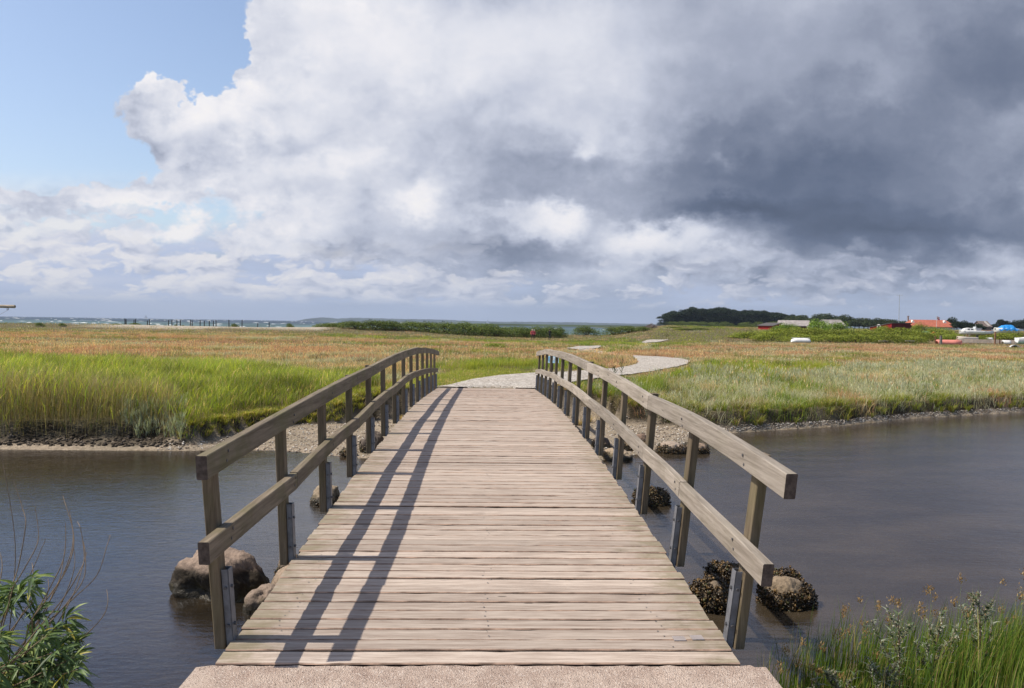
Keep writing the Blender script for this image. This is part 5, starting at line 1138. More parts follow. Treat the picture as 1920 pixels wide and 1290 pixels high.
# ------------------------------------------------------------------ buildings
def wallmat(name, c, boards=True):
    m, t = mat(name); p = coord(t); x_, y_, z_ = t.sep(p); s = t.math('ADD', x_, y_)
    f = t.math('FRACT', t.math('MULTIPLY', s, 6.0)); n = t.noise(p, 1.5, 4, .6)
    cc = t.mix(t.mapr(n, .3, .7), tuple(k * .75 for k in c), tuple(k * 1.15 for k in c)); cc = t.mix(t.mapr(f, .86, .93, 0, .5 if boards else 0), cc, tuple(k * .4 for k in c)); out(t, princ(t, cc, .8, .2)); return m
def roofmat(name, c, rows=3.2):
    m, t = mat(name); p = coord(t); n = t.noise(p, 2.0, 5, .7); x_, y_, z_ = t.sep(p)
    f = t.math('FRACT', t.math('MULTIPLY', z_, rows)); g = t.math('FRACT', t.math('MULTIPLY', x_, 3.5))
    cc = t.mix(t.mapr(n, .3, .7), tuple(k * .7 for k in c), tuple(min(1, k * 1.25) for k in c)); cc = t.mix(t.mapr(f, .8, .95, 0, .35), cc, tuple(k * .5 for k in c)); cc = t.mix(t.mapr(g, .85, .95, 0, .2), cc, tuple(k * .5 for k in c)); out(t, princ(t, cc, .8, .2)); return m
MRED = wallmat('falu_red_boards', (.30, .022, .022)); MDRED = wallmat('dark_red_boards', (.15, .016, .020)); MTILE = roofmat('red_tiles', (.42, .135, .085)); MGREY = roofmat('grey_sheet_roof', (.33, .30, .29), 1.0); MWHITE = simple_mat('white_plaster', (.74, .72, .68), .8, .08, 1.5)
MFELT = simple_mat('roofing_felt', (.10, .09, .09), .8, .2); MGLASS = simple_mat('dark_glass', (.03, .035, .045), .15, .2, spec=.6); MDARK = simple_mat('painted_dark_interior', (.02, .018, .016), .9); MBOARD = wallmat('weathered_boards', (.24, .21, .185))
def gable(root, x0, x1, d, hw_, hr, wm, rm, hip=0.0, over=.35, z0=-.6):
    """walls with gables along local x from x0 to x1 and depth +-d/2; separate roof mesh"""
    b = MB(); y = d / 2
    b.add([(x0, -y, z0), (x1, -y, z0), (x1, y, z0), (x0, y, z0), (x0, -y, hw_), (x1, -y, hw_), (x1, y, hw_), (x0, y, hw_), (x0, 0, hr - .08), (x1, 0, hr - .08)] if not hip else [(x0, -y, z0), (x1, -y, z0), (x1, y, z0), (x0, y, z0), (x0, -y, hw_), (x1, -y, hw_), (x1, y, hw_), (x0, y, hw_)],
          [(0, 1, 5, 4), (1, 2, 6, 9, 5), (2, 3, 7, 6), (3, 0, 4, 8, 7), (3, 2, 1, 0)] if not hip else [(0, 1, 5, 4), (1, 2, 6, 5), (2, 3, 7, 6), (3, 0, 4, 7), (3, 2, 1, 0), (4, 5, 6, 7)])
    b.build('wall', wm, root); r = MB(); sl = (hr - hw_) / y; e = hw_ - sl * over; yo = y + over; xa, xb = x0 - over, x1 + over; t_ = .14
    for s in (-1, 1):
        r.add([(xa, s * yo, e), (xb, s * yo, e), (xb - hip, 0, hr), (xa + hip, 0, hr), (xa, s * yo, e + t_), (xb, s * yo, e + t_), (xb - hip, 0, hr + t_), (xa + hip, 0, hr + t_)], [(0, 1, 2, 3), (4, 5, 6, 7), (0, 1, 5, 4), (1, 2, 6, 5), (2, 3, 7, 6), (3, 0, 4, 7)])
    if hip:
        for xx, xr in ((xa, xa + hip), (xb, xb - hip)): r.add([(xx, -yo, e + t_), (xx, yo, e + t_), (xr, 0, hr + t_), (xx, -yo, e), (xx, yo, e), (xr, 0, hr)], [(0, 1, 2), (3, 4, 5), (0, 1, 4, 3)])
    return r.build('roof', rm, root)
def window(root, c, w, h, n=-1, frame=MWHITE, arch=False):
    b = MB(); x, y, z = c
    for dx, dz, sx, sz in ((0, h / 2, w + .16, .09), (0, -h / 2, w + .16, .09), (-w / 2 - .04, 0, .09, h + .09), (w / 2 + .04, 0, .09, h + .09), (0, 0, .05, h - .09), (0, .1 * h, w - .09, .05)): b.box((x + dx, y + n * .05, z + dz), (sx, .06, sz))
    f = b.build('window', frame, root); g = MB(); g.box((x, y + n * .02, z), (w, .03, h - .02)); g.build('pane', MGLASS, f); return f
def place(px, Y, name, label, cat, rz=0.0, zadd=0.0, group=None):
    q = at(px, 612, Y); return tag(empty(name, (q.x, q.y, float(T(q.x, q.y)) + zadd), rz), label, cat, group)
def zrel(o, px, py, Y): return at(px, py, Y).z - o.location.z
def sc_(Y): return Y / FPX
# small red shed with a lean-to roof
r = place(1443, 138, 'red_shed', 'small red wooden shed with a dark sloping roof at the left of the village', 'shed', rad(38)); h = zrel(r, 1443, 606, 138); hl = zrel(r, 1423, 611, 138)
b = MB(); L_ = 2.9; y = 1.5
b.add([(-L_ / 2, -y, -.6), (L_ / 2, -y, -.6), (L_ / 2, y, -.6), (-L_ / 2, y, -.6), (-L_ / 2, -y, hl), (L_ / 2, -y, h), (L_ / 2, y, h), (-L_ / 2, y, hl)], [(0, 1, 5, 4), (1, 2, 6, 5), (2, 3, 7, 6), (3, 0, 4, 7), (4, 5, 6, 7), (3, 2, 1, 0)]); b.build('wall', MRED, r)
b = MB(); b.sweep([[(-L_ / 2 - .2, s * 1.7, hl + .0), (L_ / 2 + .15, s * 1.7, h + .03), (L_ / 2 + .15, s * 1.7, h + .12), (-L_ / 2 - .2, s * 1.7, hl + .10)] for s in (-1, 1)]); b.build('roof', MFELT, r)
# barn with a grey roof and a gable opening painted dark
r = place(1493, 150, 'barn', 'low barn with pale grey sheet roof and gable opening painted dark beside the small red shed', 'barn', rad(-28)); gable(r, -3.2, 2.2, 4.4, zrel(r, 1500, 610.5, 150), zrel(r, 1500, 602, 150), wallmat('barn_boards', (.10, .035, .03)), MGREY)
b = MB(); b.box((2.23, 0, zrel(r, 1500, 612, 150) * .5), (.06, 3.0, zrel(r, 1500, 612, 150) + .6)); b.build('gateway_dark_panel', MDARK, r)  # dark panel on the wall, painted as the shade inside the opening
r = place(1560, 172, 'grey_roofed_barn', 'barn with a grey sheet roof showing right of the round elder bush', 'barn', rad(8)); gable(r, -2.4, 1.8, 4.6, zrel(r, 1560, 610.5, 172), zrel(r, 1560, 600.5, 172), MBOARD, MGREY)
r = place(1400, 133, 'pale_boat_frame', 'pale low boat hull showing over the hedge at the foot of the small red shed', 'boat', .1) if False else None
# long red shed
r = place(1665, 142, 'long_red_shed', 'long dark red shed with an arched white window in its gable', 'shed', rad(30)); hw_ = zrel(r, 1665, 609, 142); hr = zrel(r, 1648, 606, 142)
b = MB(); y = 2.2; x0, x1 = -2.4, 3.9; hb = zrel(r, 1620, 614, 142)
b.add([(x0, -y, -.6), (x1, -y, -.6), (x1, y, -.6), (x0, y, -.6), (x0, -y, hr), (x1, -y, hr), (x1, y, hb), (x0, y, hb)], [(0, 1, 5, 4), (1, 2, 6, 5), (2, 3, 7, 6), (3, 0, 4, 7), (4, 5, 6, 7), (3, 2, 1, 0)]); b.build('wall', MDRED, r)
b = MB(); b.sweep([[(xx, -y - .2, hr + .02), (xx, y + .2, hb + .02), (xx, y + .2, hb + .14), (xx, -y - .2, hr + .14)] for xx in (x0 - .15, x1 + .2)]); b.build('roof', MFELT, r)
b = MB(); b.add([(x0 - .03, -y, -.6), (x0 - .03, y, -.6), (x0 - .03, y, hb), (x0 - .03, -y, hr), (x0, -y, -.6), (x0, y, -.6), (x0, y, hb), (x0, -y, hr)], [(0, 1, 2, 3), (4, 5, 6, 7), (0, 1, 5, 4), (1, 2, 6, 5), (2, 3, 7, 6), (3, 0, 4, 7)]); b.build('gable_boards', MRED, r)
b = MB(); zc = zrel(r, 1632, 612, 142); pts = [(-.24, -.38), (.24, -.38), (.24, .15)] + [(.24 * math.cos(a), .15 + .24 * math.sin(a)) for a in np.linspace(.3, 2.85, 7)] + [(-.24, .15)]
b.sweep([[(xx, .35 + p_[0] * 1.5, zc + p_[1] * 1.15) for p_ in pts] for xx in (x0 - .10, x0 - .03)]); w_ = b.build('window', MWHITE, r)
b = MB(); b.sweep([[(xx, .35 + p_[0] * .85, zc + p_[1] * .75) for p_ in pts] for xx in (x0 - .13, x0 - .10)]); b.build('pane', MGLASS, w_)
b = MB(); hx = zrel(r, 1705, 613, 142); b.add([(x1, -y + .1, -.6), (x1 + 2.2, -y + .1, -.6), (x1 + 2.2, y - .4, -.6), (x1, y - .4, -.6), (x1, -y + .1, hx + .5), (x1 + 2.2, -y + .1, hx - .35), (x1 + 2.2, y - .4, hx - .35), (x1, y - .4, hx + .5)], [(0, 1, 5, 4), (1, 2, 6, 5), (2, 3, 7, 6), (3, 0, 4, 7), (4, 5, 6, 7)]); b.build('lean_to', MDRED, r)
# fence panels in front of the house
r = place(1724, 140, 'board_fence', 'weathered grey board fence between the long red shed and the tiled house', 'fence', rad(-6)); b = MB(); hf = zrel(r, 1724, 615.5, 140)
for k in range(16): b.box((-1.6 + k * .2, 0, hf / 2 - .2), (.185, .04, hf + .4 + random.uniform(-.04, .04)))
b.build('boards', MBOARD, r); b = MB()
for x in (-1.6, 0, 1.4): b.box((x, .07, hf / 2 - .2), (.09, .09, hf + .5))
b.build('posts', MBOARD, r)
# tiled house
r = place(1738, 236, 'tiled_house', 'long white house with a red tiled roof and small white gables', 'house', rad(-5)); Y_ = 236; hw_ = zrel(r, 1738, 612.5, Y_); hr = zrel(r, 1738, 600.5, Y_); ro = gable(r, -6.6, 7.0, 7.5, hw_, hr, MWHITE, MTILE, hip=1.6)
for px in (1707, 1766):
    b = MB(); x = (px - 1738) * sc_(Y_); z = hr - .55; b.add([(x - .75, -1.8, z - .55), (x + .75, -1.8, z - .55), (x, -1.8, z + .55), (x - .75, .4, z - .55), (x + .75, .4, z - .55), (x, .4, z + .55)], [(0, 1, 2), (3, 4, 5), (0, 1, 4, 3), (1, 2, 5, 4), (2, 0, 3, 5)]); b.build('gable', MWHITE, ro)
b = MB(); b.box(((1704 - 1738) * sc_(Y_), .5, hr + .45), (.36, .36, 1.5)); b.box(((1704 - 1738) * sc_(Y_), .5, hr + 1.25), (.6, .5, .14)); b.build('chimney', simple_mat('chimney_brick', (.30, .22, .19), .9), ro)
for k in range(6): window(r, (-5.4 + k * 2.15, -3.75, hw_ - .95), .8, .95)
r = place(1842, 300, 'striped_roof_barn', 'barn with a brown grey roof and pale stripes right of the dark trees', 'barn', rad(12)); gable(r, -2.6, 2.0, 5, zrel(r, 1842, 612, 300), zrel(r, 1842, 602.5, 300), simple_mat('barn_brick', (.23, .15, .12), .9), roofmat('brown_roof', (.22, .17, .15), 1.2))
b = MB(); hr = zrel(r, 1842, 602.5, 300); he = zrel(r, 1842, 612, 300)
for x in (.3, 1.0): b.sweep([[(x, -2.6, he + .22), (x + .28, -2.6, he + .22), (x + .28, -2.6, he + .27), (x, -2.6, he + .27)], [(x, -.3, hr - .06), (x + .28, -.3, hr - .06), (x + .28, -.3, hr), (x, -.3, hr)]])
b.build('skylight_strips', MWHITE, r)
# mast and flagpole
MMET = simple_mat('grey_metal', (.42, .42, .44), .5, .1, metal=.2)
r = place(1685, 205, 'radio_mast', 'tall thin grey mast with a crossbar rising behind the long red shed', 'mast'); h = zrel(r, 1686, 553, 205); b = MB(); b.tube([(0, 0, -.5), (0, 0, h * .5), (0, 0, h)], [.10, .075, .045], 8); b.build('pole', MMET, r)
b = MB(); b.tube([(-.85, 0, h - .12), (.85, 0, h - .12)], .035, 6); b.tube([(-.8, 0, h - .12), (-.8, 0, h + .1)], .03, 6); b.tube([(.8, 0, h - .12), (.8, 0, h + .1)], .03, 6); b.build('crossbar', MMET, r)
r = place(1756, 222, 'flagpole', 'white flagpole with a red and white flag above the tiled roof', 'flagpole'); h = zrel(r, 1757, 592, 222); b = MB(); b.tube([(0, 0, -.5), (0, 0, h)], [.06, .035], 8); b.build('pole', MWHITE, r)
V = []; 
for i in range(9):
    for j in range(5): V.append((.04 + i * .11, .05 * math.sin(i * 1.1), h - .15 - j * .22 - i * .05))
Fq = [(i * 5 + j, (i + 1) * 5 + j, (i + 1) * 5 + j + 1, i * 5 + j + 1) for i in range(8) for j in range(4)]
mi_ = [1 if (f // 4 == 2 or f % 4 == 2 and False) else 0 for f in range(32)]; mi_ = [1 if (f // 4 == 2 or f % 4 == 1) else 0 for f in range(32)]
V2 = V + [(x, y + .012, z) for x, y, z in V]; obj('flag', npmesh('flag', V2, Fq + [tuple(i + 45 for i in f[::-1]) for f in Fq], [simple_mat('flag_red', (.55, .03, .04), .8), MWHITE], mi_ * 2), r)
# ------------------------------------------------------------------ boats
def hull_rings(L, bw, dep, bow=.35, n=13, stern=.8):
    R_ = []
    for k in range(n):
        s = k / (n - 1); x = -L / 2 + L * s; f = (1 - max(0, (s - (1 - bow)) / bow) ** 1.8) if s > 1 - bow else stern + (1 - stern) * min(1, s / .35); f = max(f, .03)
        sh = dep * (1 + .22 * s ** 2.2); kz = .18 * dep * max(0, (s - .75) / .25) ** 2
        R_.append([(x, 0, kz), (x, bw * .28 * f, kz + dep * .10), (x, bw * .43 * f, kz + dep * .42), (x, bw * .5 * f, sh), (x, bw * .5 * f - .05 * f, sh + .02), (x, bw * .38 * f, dep * .55), (x, 0, dep * .45),
                   (x, -bw * .38 * f, dep * .55), (x, -bw * .5 * f + .05 * f, sh + .02), (x, -bw * .5 * f, sh), (x, -bw * .43 * f, kz + dep * .42), (x, -bw * .28 * f, kz + dep * .10)])
    return R_
def hull(root, L, bw, dep, mats, flip=False, split=2, z=0.0, name='hull', **kw):
    R_ = hull_rings(L, bw, dep, **kw); R_ = [[(x, y, z + v) for x, y, v in r_] for r_ in R_]
    b = MB(); n = 12; V = [p_ for r_ in R_ for p_ in r_]; F = []; mi = []
    for i in range(len(R_) - 1):
        for k_ in range(n):
            F.append((i * n + k_, i * n + (k_ + 1) % n, (i + 1) * n + (k_ + 1) % n, (i + 1) * n + k_)); mi.append(1 if k_ in (0, 1, 10, 11) and len(mats) > 1 else (2 if k_ in (3, 8, 4, 7, 5, 6) and len(mats) > 2 else 0))
    F += [tuple(range(n)), tuple(range((len(R_) - 1) * n, len(R_) * n))]; mi += [0, 0]
    me = npmesh(name, V, F, mats, mi, True); bb = bmesh.new(); bb.from_mesh(me); bmesh.ops.recalc_face_normals(bb, faces=bb.faces); bb.to_mesh(me); bb.free(); return obj(name, me, root)
MWP = simple_mat('white_boat_paint', (.78, .78, .76), .4, .06, 2); MRP = simple_mat('red_boat_paint', (.33, .04, .03), .5, .2, 2); MWOOD = simple_mat('boat_wood', (.26, .13, .07), .6, .3, 3); MTIM = simple_mat('pale_timber', (.55, .45, .37), .85, .2, 2)
MCRE = simple_mat('cream_paint', (.70, .62, .52), .5, .1, 2)
def boat_at(px, py, Y, name, label, rz, cat='boat'):
    q = at(px, py, Y); o = tag(empty(name, (q.x, q.y, q.z), rz), label, cat); return o
def cradle(root, L, z, drop):
    b = MB()
    for x in (-L * .25, L * .22):
        b.box((x, 0, z - drop / 2 - .04), (.12, 1.1, .10))
        for s in (-.5, .5): b.box((x, s, z - drop / 2 - .1), (.10, .10, drop + .25))
    b.build('cradle', MWOOD, root)
# cabin boat, bow to the left
r = boat_at(1822, 627.5, 118, 'cabin_boat', 'white motor boat with a low cabin propped up with its bow to the left', rad(172)); hull(r, 3.9, 1.5, .62, [MWP, MWP]); cradle(r, 3.9, .05, .5)
b = MB(); b.sweep([[(x, s * w_, z_) for s, w_, z_ in ((-1, .55, .6), (-1, .45, .6 + hh_), (1, .45, .6 + hh_), (1, .55, .6))] for x, hh_ in ((-.1, .42), (.6, .5), (1.2, .36), (1.45, .05))]); cab = b.build('cabin', MWP, r)
for x in (.22, .72):
    for s in (-1, 1): b = MB(); b.box((x, s * .515, .85), (.34, .03, .17)); b.build('window', MGLASS, cab)
b = MB(); b.box((-.35, 0, 1.05), (.05, .9, .5), M=Matrix.Rotation(-.3, 3, 'Y')); b.build('windscreen', simple_mat('pale_screen', (.5, .53, .55), .3), r)
# second boat: white hull, brown wheelhouse frame, stern post at the right
r = boat_at(1840, 629.5, 124, 'fishing_boat', 'white and brown wooden fishing boat behind the cabin boat', rad(8)); hull(r, 4.6, 1.7, .75, [MWP, MRP, MWOOD], stern=.5); cradle(r, 4.6, .05, .5)
b = MB(); b.box((-.9, 0, 1.0), (1.0, .8, .45)); b.box((-.9, 0, 1.26), (1.2, 1.0, .06)); b.build('wheelhouse', MWP, r); b = MB(); b.tube([(-1.2, 0, .8), (-1.2, 0, 1.9)], .03, 6); b.tube([(-1.2, 0, 1.6), (-.8, 0, 1.3)], .02, 6); b.build('mast', MMET, r)
b = MB(); b.tube([(2.3, 0, -.1), (2.42, 0, 1.35)], [.07, .05], 7); b.build('sternpost', MCRE, r)
# dinghy with outboard
r = boat_at(1812, 640, 106, 'open_boat', 'open white boat with red bottom and a dark outboard motor on its right end', rad(178)); hull(r, 2.85, 1.2, .62, [MCRE, MRP, MWOOD], stern=.9)
b = MB(); b.box((-1.52, 0, .78), (.24, .22, .30), taper=.8); b.box((-1.55, 0, .4), (.10, .09, .6)); b.box((-1.62, 0, .08), (.28, .05, .12)); b.build('outboard_motor', simple_mat('motor_black', (.02, .022, .03), .35), r)
b = MB(); b.box((-.4, 0, .55), (.2, 1.0, .04)); b.box((.5, 0, .58), (.2, .9, .04)); b.build('thwart', MWOOD, r)
# blue covered boat
r = boat_at(1886, 625, 120, 'covered_boat', 'white boat under a bright blue tarpaulin on the right', rad(176)); hull(r, 3.8, 1.6, .75, [MWP, MWP]); cradle(r, 3.8, .05, .4)
V = []; xs_ = np.linspace(-1.7, 1.35, 14)
for i, x in enumerate(xs_):
    s = i / 13; rh = np.interp(s, [0, .25, .55, .75, 1], [.72, 1.42, 1.45, 1.35, .85]) + random.uniform(-.03, .03); bot = .50 + .14 * math.sin(i * 1.9) + random.uniform(-.05, .05)
    for j, (yy, f) in enumerate(((-.90, 0), (-.84, .30), (-.5, .75), (-.14, .98), (.14, .98), (.5, .75), (.84, .30), (.90, 0))): V.append((x, yy * (1 - .25 * (s > .85)) + random.uniform(-.025, .025), bot + (rh - bot) * f + random.uniform(-.03, .03)))
Fq = [(i * 8 + j, i * 8 + j + 1, (i + 1) * 8 + j + 1, (i + 1) * 8 + j) for i in range(13) for j in range(7)] + [tuple(range(8)), tuple(range(104, 112))]
obj('tarpaulin', npmesh('tarpaulin', V, Fq, simple_mat('blue_tarp', (.03, .27, .70), .45, .2, 2)), r)
def upturned(px, py, Y, L, bw, dep, m_, name, label, rz):
    r = boat_at(px, py, Y, name, label, rz); h_ = hull(r, L, bw, dep, [m_, m_], name='hull'); h_.rotation_euler = (math.pi, 0, 0); h_.location = (0, 0, dep * 1.05); return r
def pill(px, py, Y, L, W_, H, m_, name, label):
    r = boat_at(px, py, Y, name, label, rad(2)); rings = []
    for k in range(17):
        s = -1 + 2 * k / 16; f = max(.05, (1 - abs(s) ** 5) ** .5); rings.append([(s * L / 2, W_ / 2 * f * math.cos(a), max(0, H * f * math.sin(a) ** .7 if math.sin(a) > 0 else 0)) for a in np.linspace(0, math.pi, 9)] + [(s * L / 2, 0, -.05)])
    b = MB(); b.sweep(rings); b.build('hull', m_, r, smooth=True); b = MB(); b.sweep([[(s * L / 2 * .9, -.04, H * .96), (s * L / 2 * .9, .04, H * .96), (s * L / 2 * .9, .02, H + .04), (s * L / 2 * .9, -.02, H + .04)] for s in (-1, 1)]); b.build('keel', m_, r); return r
pill(1501.5, 641.5, 92, 2.6, 1.0, .50, MWP, 'upturned_dinghy', 'long white upturned dinghy lying in the grass before the rose thicket')
upturned(1780, 645, 100, 3.2, 1.3, .55, simple_mat('pink_paint', (.68, .24, .19), .6, .12, 2), 'upturned_boat', 'faded pink upturned boat at the left end of the pale boardwalk', rad(-12))
upturned(1888, 644.5, 99, 1.1, .8, .45, MWP, 'small_dinghy', 'small white upturned dinghy lying against the boardwalk', rad(-8))
upturned(1855, 636.5, 112, 1.1, .6, .28, MWP, 'white_skiff', 'little white skiff on the grass behind the boardwalk', rad(-8))
r = boat_at(1735, 628, 122, 'green_covered_boat', 'low boat under a dull green cover behind the rose thicket', rad(-4)); hull(r, 1.9, .9, .35, [MBOARD, MBOARD]); b = MB(); b.sweep([[(x, -.47, .30), (x, -.3, .45 + h_), (x, 0, .55 + h_), (x, .3, .45 + h_), (x, .47, .30)] for x, h_ in ((-.9, -.1), (-.4, .08), (.3, .05), (.85, -.12))]); b.build('cover', simple_mat('green_cover', (.10, .27, .20), .6, .2, 2), r)
for px, Y, L_, lb in ((1656, 101, 1.3, 'pale driftwood plank lying in the grass below the long red shed'), (1706, 101, 1.3, 'second pale driftwood plank, nearer the boats')):
    q = at(px, 640, Y); b = MB(); b.box((0, 0, .06), (L_, .22, .08), rz=.05); b.box((.05, .16, .05), (L_ * .8, .12, .06), rz=-.04); o = b.build('driftwood_plank', MTIM); o.location = (q.x, q.y, q.z); tag(o, lb, 'plank')
# boardwalk
q0 = at(1797, 642, 101); q1 = at(1913, 645, 99); r = tag(empty('boardwalk', q0), 'low pale timber boardwalk in front of the boats at the right', 'boardwalk'); d = q1 - q0; L_ = d.length; ang = math.atan2(d.y, d.x); r.rotation_euler = (0, 0, ang)
b = MB()
for k in range(4): b.box((L_ * (k + .5) / 4, 0, .18), (L_ / 4 - .03, .08, .40), rz=random.uniform(-.005, .005))
b.build('fascia', MTIM, r); b = MB()
for k in range(int(L_ / .15)): b.box((.07 + k * .15, .6, .41 + random.uniform(-.004, .004)), (.135, 1.1, .04))
b.build('planks', MTIM, r)
for px, top, w_, lb, mm in ((1865.5, 622, .16, 'dark leaning post with a pale hook rising behind the boardwalk', MWOOD), (1874.5, 637, .12, 'short dark post against the boardwalk', MWOOD), (1911.5, 636, .18, 'reddish brown post at the right end of the boardwalk', MWOOD), (1764, 629, .26, 'stout grey post left of the pink upturned boat', MBOARD), (1753.5, 630, .10, 'thin brown post below the orange box', MWOOD)):
    q = at(px, 643, 99); h = at(px, top, 99).z - q.z; b = MB(); b.box((0, 0, h / 2 - .1), (w_, w_, h + .2), taper=.85); o = b.build('mooring_post', mm); o.location = q; tag(o, lb, 'post')
    if px == 1865.5: b = MB(); b.tube([(0, 0, h - .05), (.15, 0, h + .05), (.28, 0, h + .02)], .04, 6); hk = b.build('hook', MCRE, o)
# orange box and dark crate behind
q = at(1750, 630, 118); b = MB(); b.box((0, 0, .25), (.5, .4, .5)); b.box((0, 0, .53), (.40, .34, .10)); b.add([(-.27, -.22, .50), (.27, -.22, .50), (.27, .22, .50), (-.27, .22, .50), (0, 0, .72)], [(0, 1, 4), (1, 2, 4), (2, 3, 4), (3, 0, 4)]); o = b.build('orange_box', simple_mat('orange_plastic', (.75, .16, .06), .5, .1)); o.location = q; tag(o, 'orange box with a pointed lid before the tiled house', 'box')
q = at(1757.5, 630, 119); b = MB(); b.box((0, 0, .22), (.42, .4, .40)); b.box((0, 0, .46), (.48, .46, .06)); b.box((.08, 0, .55), (.12, .12, .12)); o = b.build('dark_crate', simple_mat('dark_plastic', (.09, .03, .035), .5, .1)); o.location = q; tag(o, 'dark red crate right of the orange box', 'crate')
# boat trailer at the right edge
q = at(1902, 652.5, 88); r = tag(empty('boat_trailer', q, rad(-4)), 'pale boat trailer with a curved mudguard at the right edge', 'trailer'); b = MB(); b.box((.55, 0, .12), (1.9, .07, .09)); b.box((.55, .9, .12), (1.9, .07, .09)); b.box((.2, .45, .12), (.07, .9, .07)); b.build('frame', MTIM, r)
b = MB(); b.sweep([[(math.cos(a) * .58, -.16, .05 + math.sin(a) * .34), (math.cos(a) * .58, .1, .05 + math.sin(a) * .34), (math.cos(a) * .53, .1, .04 + math.sin(a) * .30), (math.cos(a) * .53, -.16, .04 + math.sin(a) * .30)] for a in np.linspace(.1, 3.0, 12)]); b.build('mudguard', MWP, r)
b = MB(); b.tube([(0, -.12, .12), (0, .06, .12)], .26, 16); b.build('wheel', simple_mat('tyre_rubber', (.03, .03, .03), .9), r)
q = at(1917, 645, 96); r = tag(empty('white_kiosk_boat', q, 0), 'pale green and white boat stern cut by the right edge of the picture', 'boat'); hull(r, 1.6, .9, .8, [MWP, simple_mat('mint_paint', (.45, .68, .58), .5)], stern=.9)
# ------------------------------------------------------------------ driftwood shelter
r = place(1236, 150, 'driftwood_shelter', 'dark low shelter with a flat roof and a heap of brushwood beside it', 'shelter'); s = sc_(150); zt = zrel(r, 1236, 617.5, 150); mw = simple_mat('dark_driftwood', (.11, .085, .08), .9, .4, 4)
b = MB(); b.box((.15, 0, zt), (3.1, 2.2, .14), M=Matrix.Rotation(.03, 3, 'Y')); b.box((.15, -1.0, zt + .1), (2.2, .15, .10)); b.build('roof', mw, r); b = MB(); b.box((0, 0, zt / 2 - .2), (1.4, 1.3, zt + .2)); b.build('wall', simple_mat('tarred_wood', (.022, .018, .016), .8), r)
for x in (-1.2, 1.55): b = MB(); b.tube([(x, -.8, -.3), (x + .05, -.8, zt)], .06, 6); b.build('post', mw, r)
b = MB()
for k in range(150):
    x = -2.9 + random.random() * 2.6; z = zt * .45 + random.random() ** 1.4 * (.95 - .5 * abs((x + 1.6) / 1.4)); a = random.gauss(0, .6); L2 = random.uniform(.3, .8); dx, dz = math.cos(a) * L2 / 2, math.sin(a) * L2 / 2; yy = random.uniform(-.9, .5); b.tube([(x - dx, yy, z - dz), (x + dx, yy + random.uniform(-.3, .3), z + dz)], [.035, .015], 5)
b.build('brushwood', simple_mat('brushwood', (.22, .17, .155), .9, .5, 4), r)
# ------------------------------------------------------------------ groyne posts in the shallows, sails, signal arm, sign
mp = simple_mat('tarred_post', (.035, .03, .028), .85, .3, 3); GG = 'dark wooden groyne posts along the beach'
for i, (px, tp) in enumerate(((234.5, 597.5), (236.6, 598.5), (251, 599.5), (254.2, 598), (276.2, 601), (280, 598.5), (316, 600), (322.5, 599.5), (332, 599.5), (338, 599.8), (357, 599.5), (360.5, 600.5), (375, 600), (383, 601.5), (392.5, 601), (400, 601.5), (405.4, 600.2), (429.5, 599.5), (453.7, 599.5), (483, 606), (504.6, 604))):
    Y_ = coast(at(px, 600, 140).x) - 3; q = at(px, 611, Y_); q.z = float(T(q.x, q.y)); h = at(px, tp, Y_).z - q.z; b = MB(); l = random.uniform(-.05, .05); b.tube([(0, 0, -.2), (l * .5, 0, h * .6), (l, 0, h)], [.10, .09, .08], 7)
    lb = {0: 'leftmost dark groyne post, paired with a shorter one', 17: 'dark groyne post just left of the bush on the pale beach', 18: 'dark groyne post just right of the bush on the pale beach', 19: 'very short groyne post near the right end of the row', 20: 'rightmost short groyne post of the row'}.get(i, 'dark upright groyne post standing in the row before the sea')
    o = b.build('groyne_post', mp); o.location = q; tag(o, lb, 'post', GG)
MSAIL = simple_mat('sail_cloth', (.80, .80, .82), .8, .05)
for px, base, top, Y_, lb in ((274, 597.3, 589.5, 2300, 'distant yacht with pale grey sails on the open sea'), (914.3, 606, 599.3, 2100, 'distant yacht with one white sail before the far hills')):
    q = at(px, base, Y_); q.z = 0; h = at(px, top, Y_).z; r = tag(empty('sailing_yacht', q), lb, 'yacht'); hull(r, h * .75, h * .2, h * .10, [MWP, MWP]); b = MB(); b.tube([(0, 0, 0), (0, 0, h)], [.12, .07], 6); b.build('mast', MMET, r)
    b = MB(); b.add([(-.1, 0, h * .16), (-.1, 0, h * .97), (-h * .36, .3, h * .18), (-h * .15, .9, h * .4), (-.1, .06, h * .16), (-.1, .06, h * .97), (-h * .36, .36, h * .18), (-h * .15, .96, h * .4)], [(0, 3, 1), (0, 2, 3), (2, 1, 3), (4, 5, 7), (4, 7, 6), (6, 7, 5)]); b.add([(.15, 0, h * .8), (h * .32, 0, h * .10), (.2, .3, h * .18), (.15, .06, h * .8), (h * .32, .06, h * .10), (.2, .36, h * .18)], [(0, 1, 2), (3, 5, 4)]); b.build('sail', MSAIL, r)
